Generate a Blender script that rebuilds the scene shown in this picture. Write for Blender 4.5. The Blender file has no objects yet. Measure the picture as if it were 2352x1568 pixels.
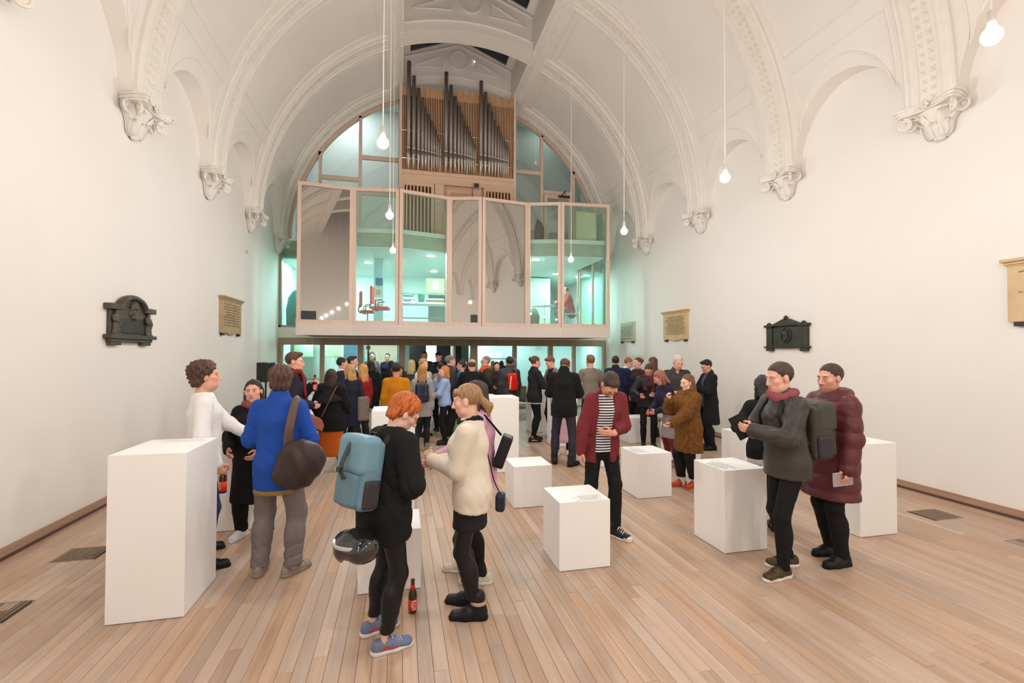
import bpy, math, random
import numpy as np
from mathutils import Vector, Matrix
random.seed(7); RNG = np.random.default_rng(7)
S = bpy.context.scene
COL = S.collection
# ------------------------------------------------------------------ camera
F_PX = 1083.4; CAM_H = 1.85
cd = bpy.data.cameras.new('camera'); cam = bpy.data.objects.new('camera', cd); COL.objects.link(cam)
cd.sensor_width = 36.0; cd.lens = F_PX/2352*36.0; cd.clip_start = 0.05; cd.clip_end = 200
def cam_axes(vp, roll):
    d = np.array([(vp[0]-1176)/F_PX, (vp[1]-784)/F_PX, 1.0]); d /= np.linalg.norm(d)
    up = np.array([math.sin(roll), -math.cos(roll), 0.0]); up = up-d*up.dot(d); up /= np.linalg.norm(up)
    rt = np.cross(up, d)
    if rt[0] < 0: rt = -rt
    return np.stack([rt, d, up], 1)
_R = cam_axes((919.0, 804.2), 0.008)
cam.matrix_world = Matrix(((_R[0][0], -_R[1][0], -_R[2][0], 0), (_R[0][1], -_R[1][1], -_R[2][1], 0), (_R[0][2], -_R[1][2], -_R[2][2], CAM_H), (0, 0, 0, 1)))
S.camera = cam
# ------------------------------------------------------------------ world (night sky) and exposure
wd = bpy.data.worlds.new('night'); S.world = wd; wd.use_nodes = True
wd.node_tree.nodes['Background'].inputs[0].default_value = (0.004, 0.005, 0.008, 1)
wd.node_tree.nodes['Background'].inputs[1].default_value = 1.0
S.view_settings.view_transform = 'Standard'; S.view_settings.look = 'None'
S.view_settings.exposure = 0.0; S.view_settings.gamma = 1.0; S.view_settings.use_curve_mapping = False
BULB = 680.0      # emission of a pendant bulb
COOL = 470.0       # emission of a cool downlight
# ------------------------------------------------------------------ materials
MATS = {}
def lin(c):
    return tuple(((v/255.0)/12.92 if v/255.0 <= .04045 else ((v/255.0+.055)/1.055)**2.4) for v in c)
def mat(name, col, rough=.6, metal=0.0, var=.0, vscale=8.0, bump=0.0, bscale=60.0, spec=.5, stretch=None, sub=0.0, attr=None, coat=0.0):
    """principled material with optional noise colour variation and noise bump; attr = colour attribute name"""
    if name in MATS: return MATS[name]
    m = bpy.data.materials.new(name); MATS[name] = m; m.use_nodes = True
    n = m.node_tree.nodes; L = m.node_tree.links; b = n['Principled BSDF']
    b.inputs['Roughness'].default_value = rough; b.inputs['Metallic'].default_value = metal
    b.inputs['Specular IOR Level'].default_value = spec
    if coat: b.inputs['Coat Weight'].default_value = coat
    c4 = (*col, 1)
    b.inputs['Base Color'].default_value = c4
    src = None
    if attr:
        a = n.new('ShaderNodeAttribute'); a.attribute_name = attr; src = a.outputs['Color']
    if var > 0 or bump > 0:
        tc = n.new('ShaderNodeTexCoord'); mp = n.new('ShaderNodeMapping'); L.new(tc.outputs['Object'], mp.inputs[0])
        if stretch: mp.inputs['Scale'].default_value = stretch
    if var > 0:
        ns = n.new('ShaderNodeTexNoise'); ns.inputs['Scale'].default_value = vscale; ns.inputs['Detail'].default_value = 3
        L.new(mp.outputs[0], ns.inputs['Vector'])
        mr = n.new('ShaderNodeMapRange'); mr.inputs[1].default_value = .3; mr.inputs[2].default_value = .7
        mr.inputs[3].default_value = 1-var; mr.inputs[4].default_value = 1+var
        L.new(ns.outputs['Fac'], mr.inputs[0])
        mx = n.new('ShaderNodeVectorMath'); mx.operation = 'SCALE'
        if src: L.new(src, mx.inputs[0])
        else: mx.inputs[0].default_value = col
        L.new(mr.outputs[0], mx.inputs['Scale']); src = mx.outputs[0]
    if src: L.new(src, b.inputs['Base Color'])
    if bump > 0:
        n2 = n.new('ShaderNodeTexNoise'); n2.inputs['Scale'].default_value = bscale; n2.inputs['Detail'].default_value = 4
        L.new(mp.outputs[0], n2.inputs['Vector'])
        bp = n.new('ShaderNodeBump'); bp.inputs['Strength'].default_value = bump; bp.inputs['Distance'].default_value = .02
        L.new(n2.outputs['Fac'], bp.inputs['Height']); L.new(bp.outputs[0], b.inputs['Normal'])
    return m
def emat(name, col, st):
    if name in MATS: return MATS[name]
    m = bpy.data.materials.new(name); MATS[name] = m; m.use_nodes = True
    n = m.node_tree.nodes; n.remove(n['Principled BSDF']); e = n.new('ShaderNodeEmission')
    e.inputs[0].default_value = (*col, 1); e.inputs[1].default_value = st
    m.node_tree.links.new(e.outputs[0], n['Material Output'].inputs[0]); return m
def glassmat(name, tint=(.9, 1, .97), refl=.10, edge=1.0):
    """flat pane: clear, with a mirror reflection that grows at grazing angles"""
    m = bpy.data.materials.new(name); MATS[name] = m; m.use_nodes = True
    n = m.node_tree.nodes; L = m.node_tree.links; n.remove(n['Principled BSDF'])
    t = n.new('ShaderNodeBsdfTransparent'); t.inputs[0].default_value = (*tint, 1)
    g = n.new('ShaderNodeBsdfGlossy'); g.inputs['Roughness'].default_value = 0.0; g.inputs[0].default_value = (.95, .95, .95, 1)
    lw = n.new('ShaderNodeLayerWeight'); lw.inputs[0].default_value = .5
    p = n.new('ShaderNodeMath'); p.operation = 'POWER'; L.new(lw.outputs['Facing'], p.inputs[0]); p.inputs[1].default_value = 4
    ma = n.new('ShaderNodeMath'); ma.operation = 'MULTIPLY_ADD'; L.new(p.outputs[0], ma.inputs[0]); ma.inputs[1].default_value = .7*edge; ma.inputs[2].default_value = refl
    ma.use_clamp = True
    mx = n.new('ShaderNodeMixShader'); L.new(ma.outputs[0], mx.inputs[0]); L.new(t.outputs[0], mx.inputs[1]); L.new(g.outputs[0], mx.inputs[2])
    L.new(mx.outputs[0], n['Material Output'].inputs[0]); return m
def woodmat(name, c1, c2, axis='y', scale=1.0, rough=.5, attr=None, spec=.4):
    """wood: grain lines stretched along one axis (world position)"""
    m = bpy.data.materials.new(name); MATS[name] = m; m.use_nodes = True
    n = m.node_tree.nodes; L = m.node_tree.links; b = n['Principled BSDF']; b.inputs['Roughness'].default_value = rough
    b.inputs['Specular IOR Level'].default_value = spec
    ge = n.new('ShaderNodeNewGeometry'); mp = n.new('ShaderNodeMapping'); L.new(ge.outputs['Position'], mp.inputs[0])
    sc = {'x': (.6, 14, 14), 'y': (14, .6, 14), 'z': (14, 14, .6)}[axis]
    mp.inputs['Scale'].default_value = tuple(v*scale for v in sc)
    vec = mp.outputs[0]
    if attr:
        a = n.new('ShaderNodeAttribute'); a.attribute_name = attr
        ad = n.new('ShaderNodeVectorMath'); ad.operation = 'MULTIPLY_ADD'; L.new(a.outputs['Color'], ad.inputs[0]); ad.inputs[1].default_value = (40, 40, 40); L.new(vec, ad.inputs[2]); vec = ad.outputs[0]
    ns = n.new('ShaderNodeTexNoise'); ns.inputs['Scale'].default_value = 1.0; ns.inputs['Detail'].default_value = 6; ns.inputs['Roughness'].default_value = .65; ns.inputs['Distortion'].default_value = .6
    L.new(vec, ns.inputs['Vector'])
    cr = n.new('ShaderNodeValToRGB'); L.new(ns.outputs['Fac'], cr.inputs[0])
    cr.color_ramp.elements[0].position = .3; cr.color_ramp.elements[0].color = (*c2, 1)
    cr.color_ramp.elements[1].position = .7; cr.color_ramp.elements[1].color = (*c1, 1)
    out = cr.outputs[0]
    if attr:
        sep = n.new('ShaderNodeSeparateColor'); L.new(a.outputs['Color'], sep.inputs[0])
        hs = n.new('ShaderNodeHueSaturation'); L.new(out, hs.inputs['Color'])
        mr = n.new('ShaderNodeMapRange'); L.new(sep.outputs[0], mr.inputs[0]); mr.inputs[3].default_value = .88; mr.inputs[4].default_value = 1.13; L.new(mr.outputs[0], hs.inputs['Value'])
        m2 = n.new('ShaderNodeMapRange'); L.new(sep.outputs[1], m2.inputs[0]); m2.inputs[3].default_value = .82; m2.inputs[4].default_value = 1.12; L.new(m2.outputs[0], hs.inputs['Saturation'])
        out = hs.outputs[0]
    L.new(out, b.inputs['Base Color'])
    bp = n.new('ShaderNodeBump'); bp.inputs['Strength'].default_value = .12; bp.inputs['Distance'].default_value = .004; L.new(ns.outputs['Fac'], bp.inputs['Height']); L.new(bp.outputs[0], b.inputs['Normal'])
    return m
# ------------------------------------------------------------------ object helpers
def empty(name, loc=(0, 0, 0), rz=0.0, label=None, cat=None, group=None):
    o = bpy.data.objects.new(name, None); COL.objects.link(o); o.location = loc; o.rotation_euler = (0, 0, rz)
    o.empty_display_size = .1; return tag(o, label, cat, group)
def tag(o, label=None, cat=None, group=None, kind=None):
    if label: o['label'] = label
    if cat: o['category'] = cat
    if group: o['group'] = group
    if kind: o['kind'] = kind
    return o
def mesh_from(name, V, Fc, smooth=False):
    me = bpy.data.meshes.new(name)
    me.from_pydata([tuple(map(float, v)) for v in V] if not isinstance(V, np.ndarray) else V.tolist(), [], Fc if isinstance(Fc, list) else Fc.tolist())
    if smooth: me.polygons.foreach_set('use_smooth', np.ones(len(me.polygons), bool))
    me.update(); return me
def link(name, me, m, parent=None, loc=None, rot=None):
    o = bpy.data.objects.new(name, me); COL.objects.link(o)
    if m is not None:
        if not me.materials: me.materials.append(m)
        elif me.materials[0] != m:
            o.material_slots[0].link = 'OBJECT'; o.material_slots[0].material = m
    if parent: o.parent = parent
    if loc is not None: o.location = loc
    if rot is not None: o.rotation_euler = rot
    return o
class MB:
    def __init__(s): s.V = []; s.F = []
    def add(s, V, F):
        n = len(s.V); s.V += [tuple(v) for v in V]; s.F += [tuple(i+n for i in f) for f in F]; return s
    def box(s, a, b):
        x0, y0, z0 = a; x1, y1, z1 = b
        return s.add([(x0, y0, z0), (x1, y0, z0), (x1, y1, z0), (x0, y1, z0), (x0, y0, z1), (x1, y0, z1), (x1, y1, z1), (x0, y1, z1)],
                     [(0, 3, 2, 1), (4, 5, 6, 7), (0, 1, 5, 4), (1, 2, 6, 5), (2, 3, 7, 6), (3, 0, 4, 7)])
    def obox(s, c, ax, ay, az):   # oriented box: centre + half axes vectors
        c, ax, ay, az = map(np.array, (c, ax, ay, az))
        V = [c+i*ax+j*ay+k*az for k in (-1, 1) for (i, j) in ((-1, -1), (1, -1), (1, 1), (-1, 1))]
        return s.add(V, [(0, 3, 2, 1), (4, 5, 6, 7), (0, 1, 5, 4), (1, 2, 6, 5), (2, 3, 7, 6), (3, 0, 4, 7)])
    def bar(s, p, q, w, d=None, up=(0, 0, 1)):   # rectangular bar p->q, w across, d along 'up'
        p, q = np.array(p, float), np.array(q, float); d = d or w; t = q-p; L = np.linalg.norm(t); t /= L
        u = np.array(up, float); sd = np.cross(t, u)
        if np.linalg.norm(sd) < 1e-6: sd = np.cross(t, (1, 0, 0))
        sd /= np.linalg.norm(sd); u = np.cross(sd, t)
        return s.obox((p+q)/2, t*L/2, sd*w/2, u*d/2)
    def tube(s, pts, r, n=8, cap=True):
        pts = np.array(pts, float); m = len(pts); r = np.broadcast_to(np.array(r, float), (m,))
        T = np.gradient(pts, axis=0); T /= np.linalg.norm(T, axis=1)[:, None]+1e-12
        u = np.cross(T[0], (0, 0, 1.0)); u = u if np.linalg.norm(u) > 1e-3 else np.array((1.0, 0, 0)); V = []
        for i in range(m):
            u = u-T[i]*u.dot(T[i]); u /= np.linalg.norm(u)+1e-12; w = np.cross(T[i], u)
            for k in range(n):
                a = 2*math.pi*k/n; V.append(pts[i]+r[i]*(math.cos(a)*u+math.sin(a)*w))
        Fc = [(i*n+k, i*n+(k+1) % n, (i+1)*n+(k+1) % n, (i+1)*n+k) for i in range(m-1) for k in range(n)]
        if cap: Fc += [tuple(range(n-1, -1, -1)), tuple(range((m-1)*n, m*n))]
        return s.add(V, Fc)
    def lathe(s, prof, n=16, c=(0, 0, 0)):      # prof: (r,z)
        V = []; m = len(prof)
        for r, z in prof:
            for k in range(n):
                a = 2*math.pi*k/n; V.append((c[0]+r*math.cos(a), c[1]+r*math.sin(a), c[2]+z))
        Fc = [(i*n+k, i*n+(k+1) % n, (i+1)*n+(k+1) % n, (i+1)*n+k) for i in range(m-1) for k in range(n)]
        Fc += [tuple(range(n-1, -1, -1)), tuple(range((m-1)*n, m*n))]
        return s.add(V, Fc)
    def prism(s, poly, f, t0, t1):              # poly 2d -> f(u,v,t)
        n = len(poly); V = [f(u, v, t0) for u, v in poly]+[f(u, v, t1) for u, v in poly]
        Fc = [tuple(range(n-1, -1, -1)), tuple(range(n, 2*n))]+[(i, (i+1) % n, n+(i+1) % n, n+i) for i in range(n)]
        return s.add(V, Fc)
    def sweep(s, pts, nrm, w, h, closed=False, sink=.01):     # strip lying on a surface: width w, height h along nrm
        pts = np.array(pts, float); nrm = np.array(nrm, float); m = len(pts)
        T = (np.roll(pts, -1, 0)-np.roll(pts, 1, 0)) if closed else np.gradient(pts, axis=0)
        T /= np.linalg.norm(T, axis=1)[:, None]+1e-12; B = np.cross(T, nrm); B /= np.linalg.norm(B, axis=1)[:, None]+1e-12
        V = []
        for i in range(m):
            for a, b in ((-.5, -sink), (-.5, h*.5), (-.25, h), (.25, h), (.5, h*.5), (.5, -sink)):
                V.append(pts[i]+B[i]*w*a+nrm[i]*b)
        e = m if closed else m-1; Fc = []
        for i in range(e):
            j = (i+1) % m
            for k in range(5): Fc.append((i*6+k, j*6+k, j*6+k+1, i*6+k+1))
        return s.add(V, Fc)
    def build(s, name, m, parent=None, smooth=False, loc=None, rot=None):
        return link(name, mesh_from(name, s.V, s.F, smooth), m, parent, loc, rot)
def grid_faces(nu, nv, off=0):
    return [(off+i*nv+j, off+(i+1)*nv+j, off+(i+1)*nv+j+1, off+i*nv+j+1) for i in range(nu-1) for j in range(nv-1)]
def structure(o, label=None): o['kind'] = 'structure'; return tag(o, label)
def bevel(o, w=.004, seg=2):
    b = o.modifiers.new('bevel', 'BEVEL'); b.width = w; b.segments = seg; b.limit_method = 'ANGLE'; return o
# ------------------------------------------------------------------ shared materials
plaster = mat('plaster', lin((242, 236, 229)), .85, var=.015, vscale=.7, bump=.06, bscale=9, spec=.2)
plaster_vault = mat('plaster_vault', lin((238, 231, 223)), .85, var=.03, vscale=.8, bump=.08, bscale=14, spec=.2)
plaster_orn = mat('plaster_ornament', lin((238, 231, 222)), .8, var=.03, vscale=6, bump=.15, bscale=50, spec=.2)
timber = woodmat('pale_timber', lin((234, 208, 191)), lin((222, 192, 174)), 'z', .8, .5)
timber_h = woodmat('pale_timber_rail', lin((234, 208, 191)), lin((222, 192, 174)), 'x', .8, .5)
oak_frame = woodmat('grey_oak', lin((186, 164, 144)), lin((160, 138, 120)), 'z', .8, .5)
organ_wood = woodmat('organ_wood', lin((234, 200, 172)), lin((220, 182, 154)), 'x', .9, .5)
slat_wood = woodmat('slat_wood', lin((234, 192, 152)), lin((216, 168, 128)), 'z', .9, .5)
white_paint = mat('white_paint', lin((244, 240, 235)), .45, var=.01, vscale=2, spec=.4)
black_metal = mat('black_metal', (.012, .012, .013), .45)
dark_iron = mat('dark_iron', (.03, .028, .025), .5)
glass_clear = glassmat('glass_clear', (.86, .97, .94), .07)
glass_upper = glassmat('glass_upper', (.84, .90, .89), .20)
glass_low = glassmat('glass_low', (.88, .98, .96), .06)
chrome = mat('chrome', (.6, .6, .6), .2, 1.0)
# ================================================================== THE SETTING
XL, XR, XC = -3.39, 6.69, 1.65
YB, YE = -8.05, 14.62
ZS, RV = 5.0, 4.88                       # springing height, radius of the barrel vault
BAY0, BAYD, PW = 4.236, 2.442, 0.58      # bays along the room
def by(i): return BAY0+BAYD*i
# ---- floor with single planks
PWID = 0.0876
floor = structure(MB().box((XL-.3, YB-.2, -.3), (XR+.3, 21.5, -.022)).build('floor', mat('sub_floor', (.02, .016, .012), .9)), 'grey-brown oak plank floor')
plank_mat = woodmat('oak_planks', lin((204, 174, 150)), lin((180, 148, 124)), 'y', 1.5, .38, attr='pcol', spec=.45)
def plank_geo(x0, x1, y0, y1, dz):
    g = .0008
    x0 += g; x1 -= g; y0 += g; y1 -= g; z = dz; c = .0016
    V = [(x0, y0, -.02), (x1, y0, -.02), (x1, y1, -.02), (x0, y1, -.02), (x0, y0, z-c), (x1, y0, z-c), (x1, y1, z-c), (x0, y1, z-c), (x0+c, y0+c, z), (x1-c, y0+c, z), (x1-c, y1-c, z), (x0+c, y1-c, z)]
    Fc = [(0, 1, 5, 4), (1, 2, 6, 5), (2, 3, 7, 6), (3, 0, 4, 7), (4, 5, 9, 8), (5, 6, 10, 9), (6, 7, 11, 10), (7, 4, 8, 11), (8, 9, 10, 11)]
    return V, Fc
rp = random.Random(11); planks = []
VENTS = [(-2.94, 4.93, .31, .31), (-2.94, 3.93, .31, .31), (5.78, 4.0, .33, .31), (5.78, 3.12, .33, .31)]  # x0,y0,w,l
def cut_vent(x0, x1, y0, y1):
    for vx, vy, vw, vl in VENTS:
        if x0 < vx+vw-.01 and x1 > vx+.01 and y0 < vy+vl and y1 > vy: return (vy, vy+vl)
    return None
nrow = int(round((XR-XL)/PWID)); pw = (XR-XL)/nrow
for r in range(nrow):
    x0 = XL+r*pw; y = -1.5-rp.random()*1.5
    if r % 1 == 0:
        y = YB if False else -2.0-rp.random()*1.6
    while y < 20.8:
        L = rp.uniform(.75, 1.9); y1 = min(y+L, 20.9)
        c = cut_vent(x0, x0+pw, y, y1)
        segs = [(y, y1)] if not c else [(a, b) for a, b in ((y, c[0]), (c[1], y1)) if b-a > .02]
        for a, b in segs: planks.append((x0, x0+pw, a, b))
        y = y1
def plank_vis(p):
    xc, yc = (p[0]+p[1])/2, (max(p[2], 2.3)+p[3])/2
    if yc < 2.45 or p[3] < 2.6: return -1
    d = np.array([xc, yc, -CAM_H])@_R.T
    if d[2] <= .2: return -1
    u, v = 1176+F_PX*d[0]/d[2], 784+F_PX*d[1]/d[2]
    if not (-60 < u < 2420 and v < 1640): return -1
    return 1.0/yc
order = sorted(range(len(planks)), key=lambda k: -plank_vis(planks[k]))
single = set(order[:300]); rest = MB(); rc = []
for k, p in enumerate(planks):
    col = (rp.random(), rp.random(), rp.random(), 1); V, Fc = plank_geo(*p, rp.uniform(-.0006, .0004))
    if k in single:
        cx, cy = (p[0]+p[1])/2, (p[2]+p[3])/2
        me = mesh_from('plank', [(v[0]-cx, v[1]-cy, v[2]) for v in V], Fc)
        at = me.color_attributes.new('pcol', 'FLOAT_COLOR', 'POINT'); at.data.foreach_set('color', np.tile(col, len(V)))
        link('plank', me, plank_mat, floor, (cx, cy, 0))
    else:
        rest.add(V, Fc); rc += [col]*len(V)
o = rest.build('distant_planks', plank_mat, floor); o['kind'] = 'stuff'
at = o.data.color_attributes.new('pcol', 'FLOAT_COLOR', 'POINT'); at.data.foreach_set('color', np.array(rc).ravel())
fl_back = structure(MB().box((XL, YB, -.02), (XR, -1.9, -.001)).build('floor_back', plank_mat), 'oak floor behind the viewpoint')
# floor grilles
vm = mat('vent_frame', lin((150, 128, 110)), .5, .3); vd = mat('vent_pit', (.004, .004, .004), .9)
vl = ['slotted floor grille beside the tall left plinth', 'slotted floor grille at the lower left edge', 'slotted floor grille near the right baseboard', 'slotted floor grille cut off by the right edge']
for (vx, vy, vw, vln), lb in zip(VENTS, vl):
    e = empty('floor_grille', (vx, vy, 0), 0, lb, 'grille', 'floor grilles')
    MB().box((0, 0, -.0215), (vw, vln, -.0205)).build('pit', vd, e)
    m = MB(); m.box((0, 0, -.02), (vw, .014, .001)).box((0, vln-.014, -.02), (vw, vln, .001)).box((0, .014, -.02), (.014, vln-.014, .001)).box((vw-.014, .014, -.02), (vw, vln-.014, .001)); m.build('frame', vm, e)
    ns = 12; me = mesh_from('slat', *(lambda q: (q.V, q.F))(MB().box((0, .014, -.018), (.0125, vln-.014, .0005))))
    for k in range(ns): link('slat', me, vm, e, (.020+k*(vw-.04)/ns, 0, 0))
# ---- walls
structure(MB().box((XL-.3, YB, 0), (XL, YE, 6.9)).build('wall_left', plaster), 'cream plaster wall on the left')
structure(MB().box((XR, YB, 0), (XR+.3, YE, 6.9)).build('wall_right', plaster), 'cream plaster wall on the right')
structure(MB().box((XL-.3, YB-.3, 0), (XR+.3, YB, 11.5)).build('wall_back', plaster), 'cream plaster wall behind the viewpoint')
bb = woodmat('baseboard_oak', lin((190, 158, 132)), lin((160, 126, 104)), 'y', 1, .5)
bdark = mat('baseboard_groove', lin((96, 66, 58)), .6)
for sd, x0, x1, xg0, xg1 in (('left', XL, XL+.022, XL, XL+.028), ('right', XR-.022, XR, XR-.028, XR)):
    b = structure(MB().box((x0, YB, .03), (x1, YE, .105)).build('baseboard_'+sd, bb), 'low oak baseboard along the %s wall' % sd)
    MB().box((xg0, YB, 0), (xg1, YE, .03)).build('shoe_strip', bdark, b)
# ---- barrel vault with arched openings over the side walls
SLOT = 1.62
PH_E = math.acos(SLOT/RV)
def vp(side, y, ph, r=RV): return (XC+side*r*math.cos(ph), y, ZS+r*math.sin(ph))
def vn(side, ph): return (-side*math.cos(ph), 0, -math.sin(ph))
AY = (BAYD-PW)/2
def arch_z(y):
    i = math.floor((y-BAY0)/BAYD); t = y-by(i)-PW
    if t <= 0 or i >= 4: return ZS
    u = (t-AY)/AY; return ZS+1.06*math.sqrt(max(0, 1-u*u))
ys = []
for i in range(-6, 5):
    ys += [by(i), by(i)+PW-1e-4]
    if i < 4: ys += [by(i)+PW+AY*(1-math.cos(math.pi*k/28)) for k in range(1, 28)]
ys = sorted(set([YB]+[y for y in ys if YB < y < YE+.05]+[YE+.05]))
NP = 22
for side, nm in ((-1, 'left'), (1, 'right')):
    V = []
    for y in ys:
        p0 = math.asin((arch_z(y)-ZS)/RV)
        for k in range(NP+1): V.append(vp(side, y, p0+(PH_E-p0)*k/NP))
    Fc = grid_faces(len(ys), NP+1); n0 = len(V)
    xw = XL-.02 if side < 0 else XR+.02
    sv = []                                   # soffits of the arched openings, down to the wall plane
    for y in ys:
        z = arch_z(y); x = vp(side, y, math.asin((z-ZS)/RV))[0]; sv += [(x, y, z), (xw, y, z)]
    structure(link('ceiling_'+nm, mesh_from('ceiling_'+nm, V, Fc, True), plaster_vault), '%s half of the cream barrel vault' % nm)
    structure(link('ceiling_soffit_'+nm, mesh_from('soffit', sv, grid_faces(len(ys), 2), True), plaster_vault), 'arched soffits where the vault meets the %s wall' % nm)
# ---- transverse ribs
prof = [(-.29, 4.90), (-.29, 4.835), (-.27, 4.81), (-.235, 4.81), (-.22, 4.845), (-.15, 4.845), (-.135, 4.815), (-.115, 4.815), (-.105, 4.84), (.105, 4.84), (.115, 4.815), (.135, 4.815), (.15, 4.845), (.22, 4.845), (.235, 4.81), (.27, 4.81), (.29, 4.835), (.29, 4.90)]
PH_B = math.acos((SLOT+.02)/4.83)
rr = random.Random(3)
def leaf4(mb, p, n, t, b, s):
    p, n, t, b = map(np.array, (p, n, t, b))
    for a in range(4):
        an = a*math.pi/2+math.pi/4; d = t*math.cos(an)+b*math.sin(an); e = np.cross(n, d)
        mb.add([p, p+d*s*.5+e*s*.28, p+d*s, p+d*s*.5-e*s*.28, p+d*s*.5+n*s*.38], [(0, 1, 4), (1, 2, 4), (2, 3, 4), (3, 0, 4)])
RIBN = []
tn = 0
for i in range(-3, 5):
    yc = by(i)+.29
    for side, nm in ((-1, 'left'), (1, 'right')):
        V = []; NA = 40
        for k in range(NA+1):
            ph = PH_B*k/NA
            for dy, r in prof: V.append(vp(side, yc+dy, ph, r))
        tn += 1
        rb = structure(link('trim_%d' % tn, mesh_from('rib', V, grid_faces(NA+1, len(prof))), plaster_orn), 'ornamented vault rib, %s side, bay %d' % (nm, i+4))
        if i < 1 and not (side > 0 and i == 0): continue
        m = MB(); nn = int(4.83*PH_B/.115)
        for k in range(nn):
            ph = (k+.5)*PH_B/nn; p = vp(side, yc, ph, 4.838); n = vn(side, ph); t = (-side*math.sin(ph), 0, math.cos(ph))
            for q in (-.052, .052): leaf4(m, (p[0], p[1]+q, p[2]), n, t, (0, 1, 0), .05)
        m.build('rib_ornament', plaster_orn, rb)['kind'] = 'stuff'
# ---- raised panel mouldings between the ribs
def vline(pts, side, w=.03, h=.022, mb=None):
    mb.sweep([vp(side, y, ph, RV) for y, ph in pts], [vn(side, ph) for y, ph in pts], w, h); return mb
R_ = math.radians
for i in range(-1, 4):
    y0, y1 = by(i)+PW, by(i+1); yc = (y0+y1)/2
    for side, nm in ((-1, 'left'), (1, 'right')):
        m = MB(); a, b = y0+.14, y1-.14
        pt, pb, pl = math.acos((SLOT+.62)/RV), R_(21), R_(17.4)
        ring = [(a+(b-a)*k/10, pb) for k in range(11)]+[(b, pb+(pt-pb)*k/14) for k in range(1, 15)]+[(b+(a-b)*k/10, pt) for k in range(1, 11)]+[(a, pt+(pb-pt)*k/14) for k in range(1, 14)]
        m.sweep([vp(side, y, p) for y, p in ring], [vn(side, p) for y, p in ring], .03, .022, closed=True)
        # lower spandrel: straight top, sides, concentric arch
        ar = []
        for k in range(25):
            u = -1+2*k/24; z = ZS+1.29*math.sqrt(max(0, 1-(u*.93)**2)); ar.append((yc+u*(b-a)/2, math.asin((z-ZS)/RV)))
        ring = [(b, pl), (a, pl)]; ring = [(b+(a-b)*k/10, pl) for k in range(11)]
        lo = ar[0][1]
        ring += [(a, pl+(lo-pl)*k/6) for k in range(1, 6)]+ar+[(b, lo+(pl-lo)*k/6) for k in range(1, 6)]
        m.sweep([vp(side, y, p) for y, p in ring], [vn(side, p) for y, p in ring], .028, .02, closed=True)
        tn += 1
        structure(m.build('trim_%d' % tn, plaster_vault), 'raised panel mouldings on the vault, %s side, bay %d' % (nm, i+4))
# ---- central roof slot: long beams, upstand walls, gabled skylights
XA, XB = XC-SLOT, XC+SLOT
ZSL = ZS+math.sqrt(RV**2-SLOT**2)
for side, nm, x in ((-1, 'left', XA), (1, 'right', XB)):
    xo = x+side*.12
    tn += 1
    structure(MB().box((min(x, xo), YB, ZSL-.06), (max(x, xo), YE+.4, 10.52)).build('trim_%d' % tn, plaster_vault), '%s upstand wall of the roof slot' % nm)
    ph = math.acos((SLOT+.24)/RV); n = vn(side, ph); m = MB()
    m.sweep([(XC+side*(SLOT+.24)*1.0, y, ZS+RV*math.sin(ph)) for y in (YB, YE)], [n, n], .46, .075, sink=.05)
    tn += 1
    bm = structure(m.build('trim_%d' % tn, plaster_orn), 'ornamented long beam on the %s edge of the roof slot' % nm)
    m = MB(); c = np.array((XC+side*(SLOT+.24), 0, ZS+RV*math.sin(ph)))+np.array(n)*.073
    for k in range(110):
        y = 2.5+k*.11; leaf4(m, (c[0], y, c[2]), n, (0, 1, 0), np.cross(n, (0, 1, 0)), .075)
    m.build('beam_ornament', plaster_orn, bm)['kind'] = 'stuff'
night_glass = glassmat('night_glass', (.5, .55, .6), .05)
APX = 11.12
dark_bar = mat('skylight_bar', lin((92, 84, 76)), .5)
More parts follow.
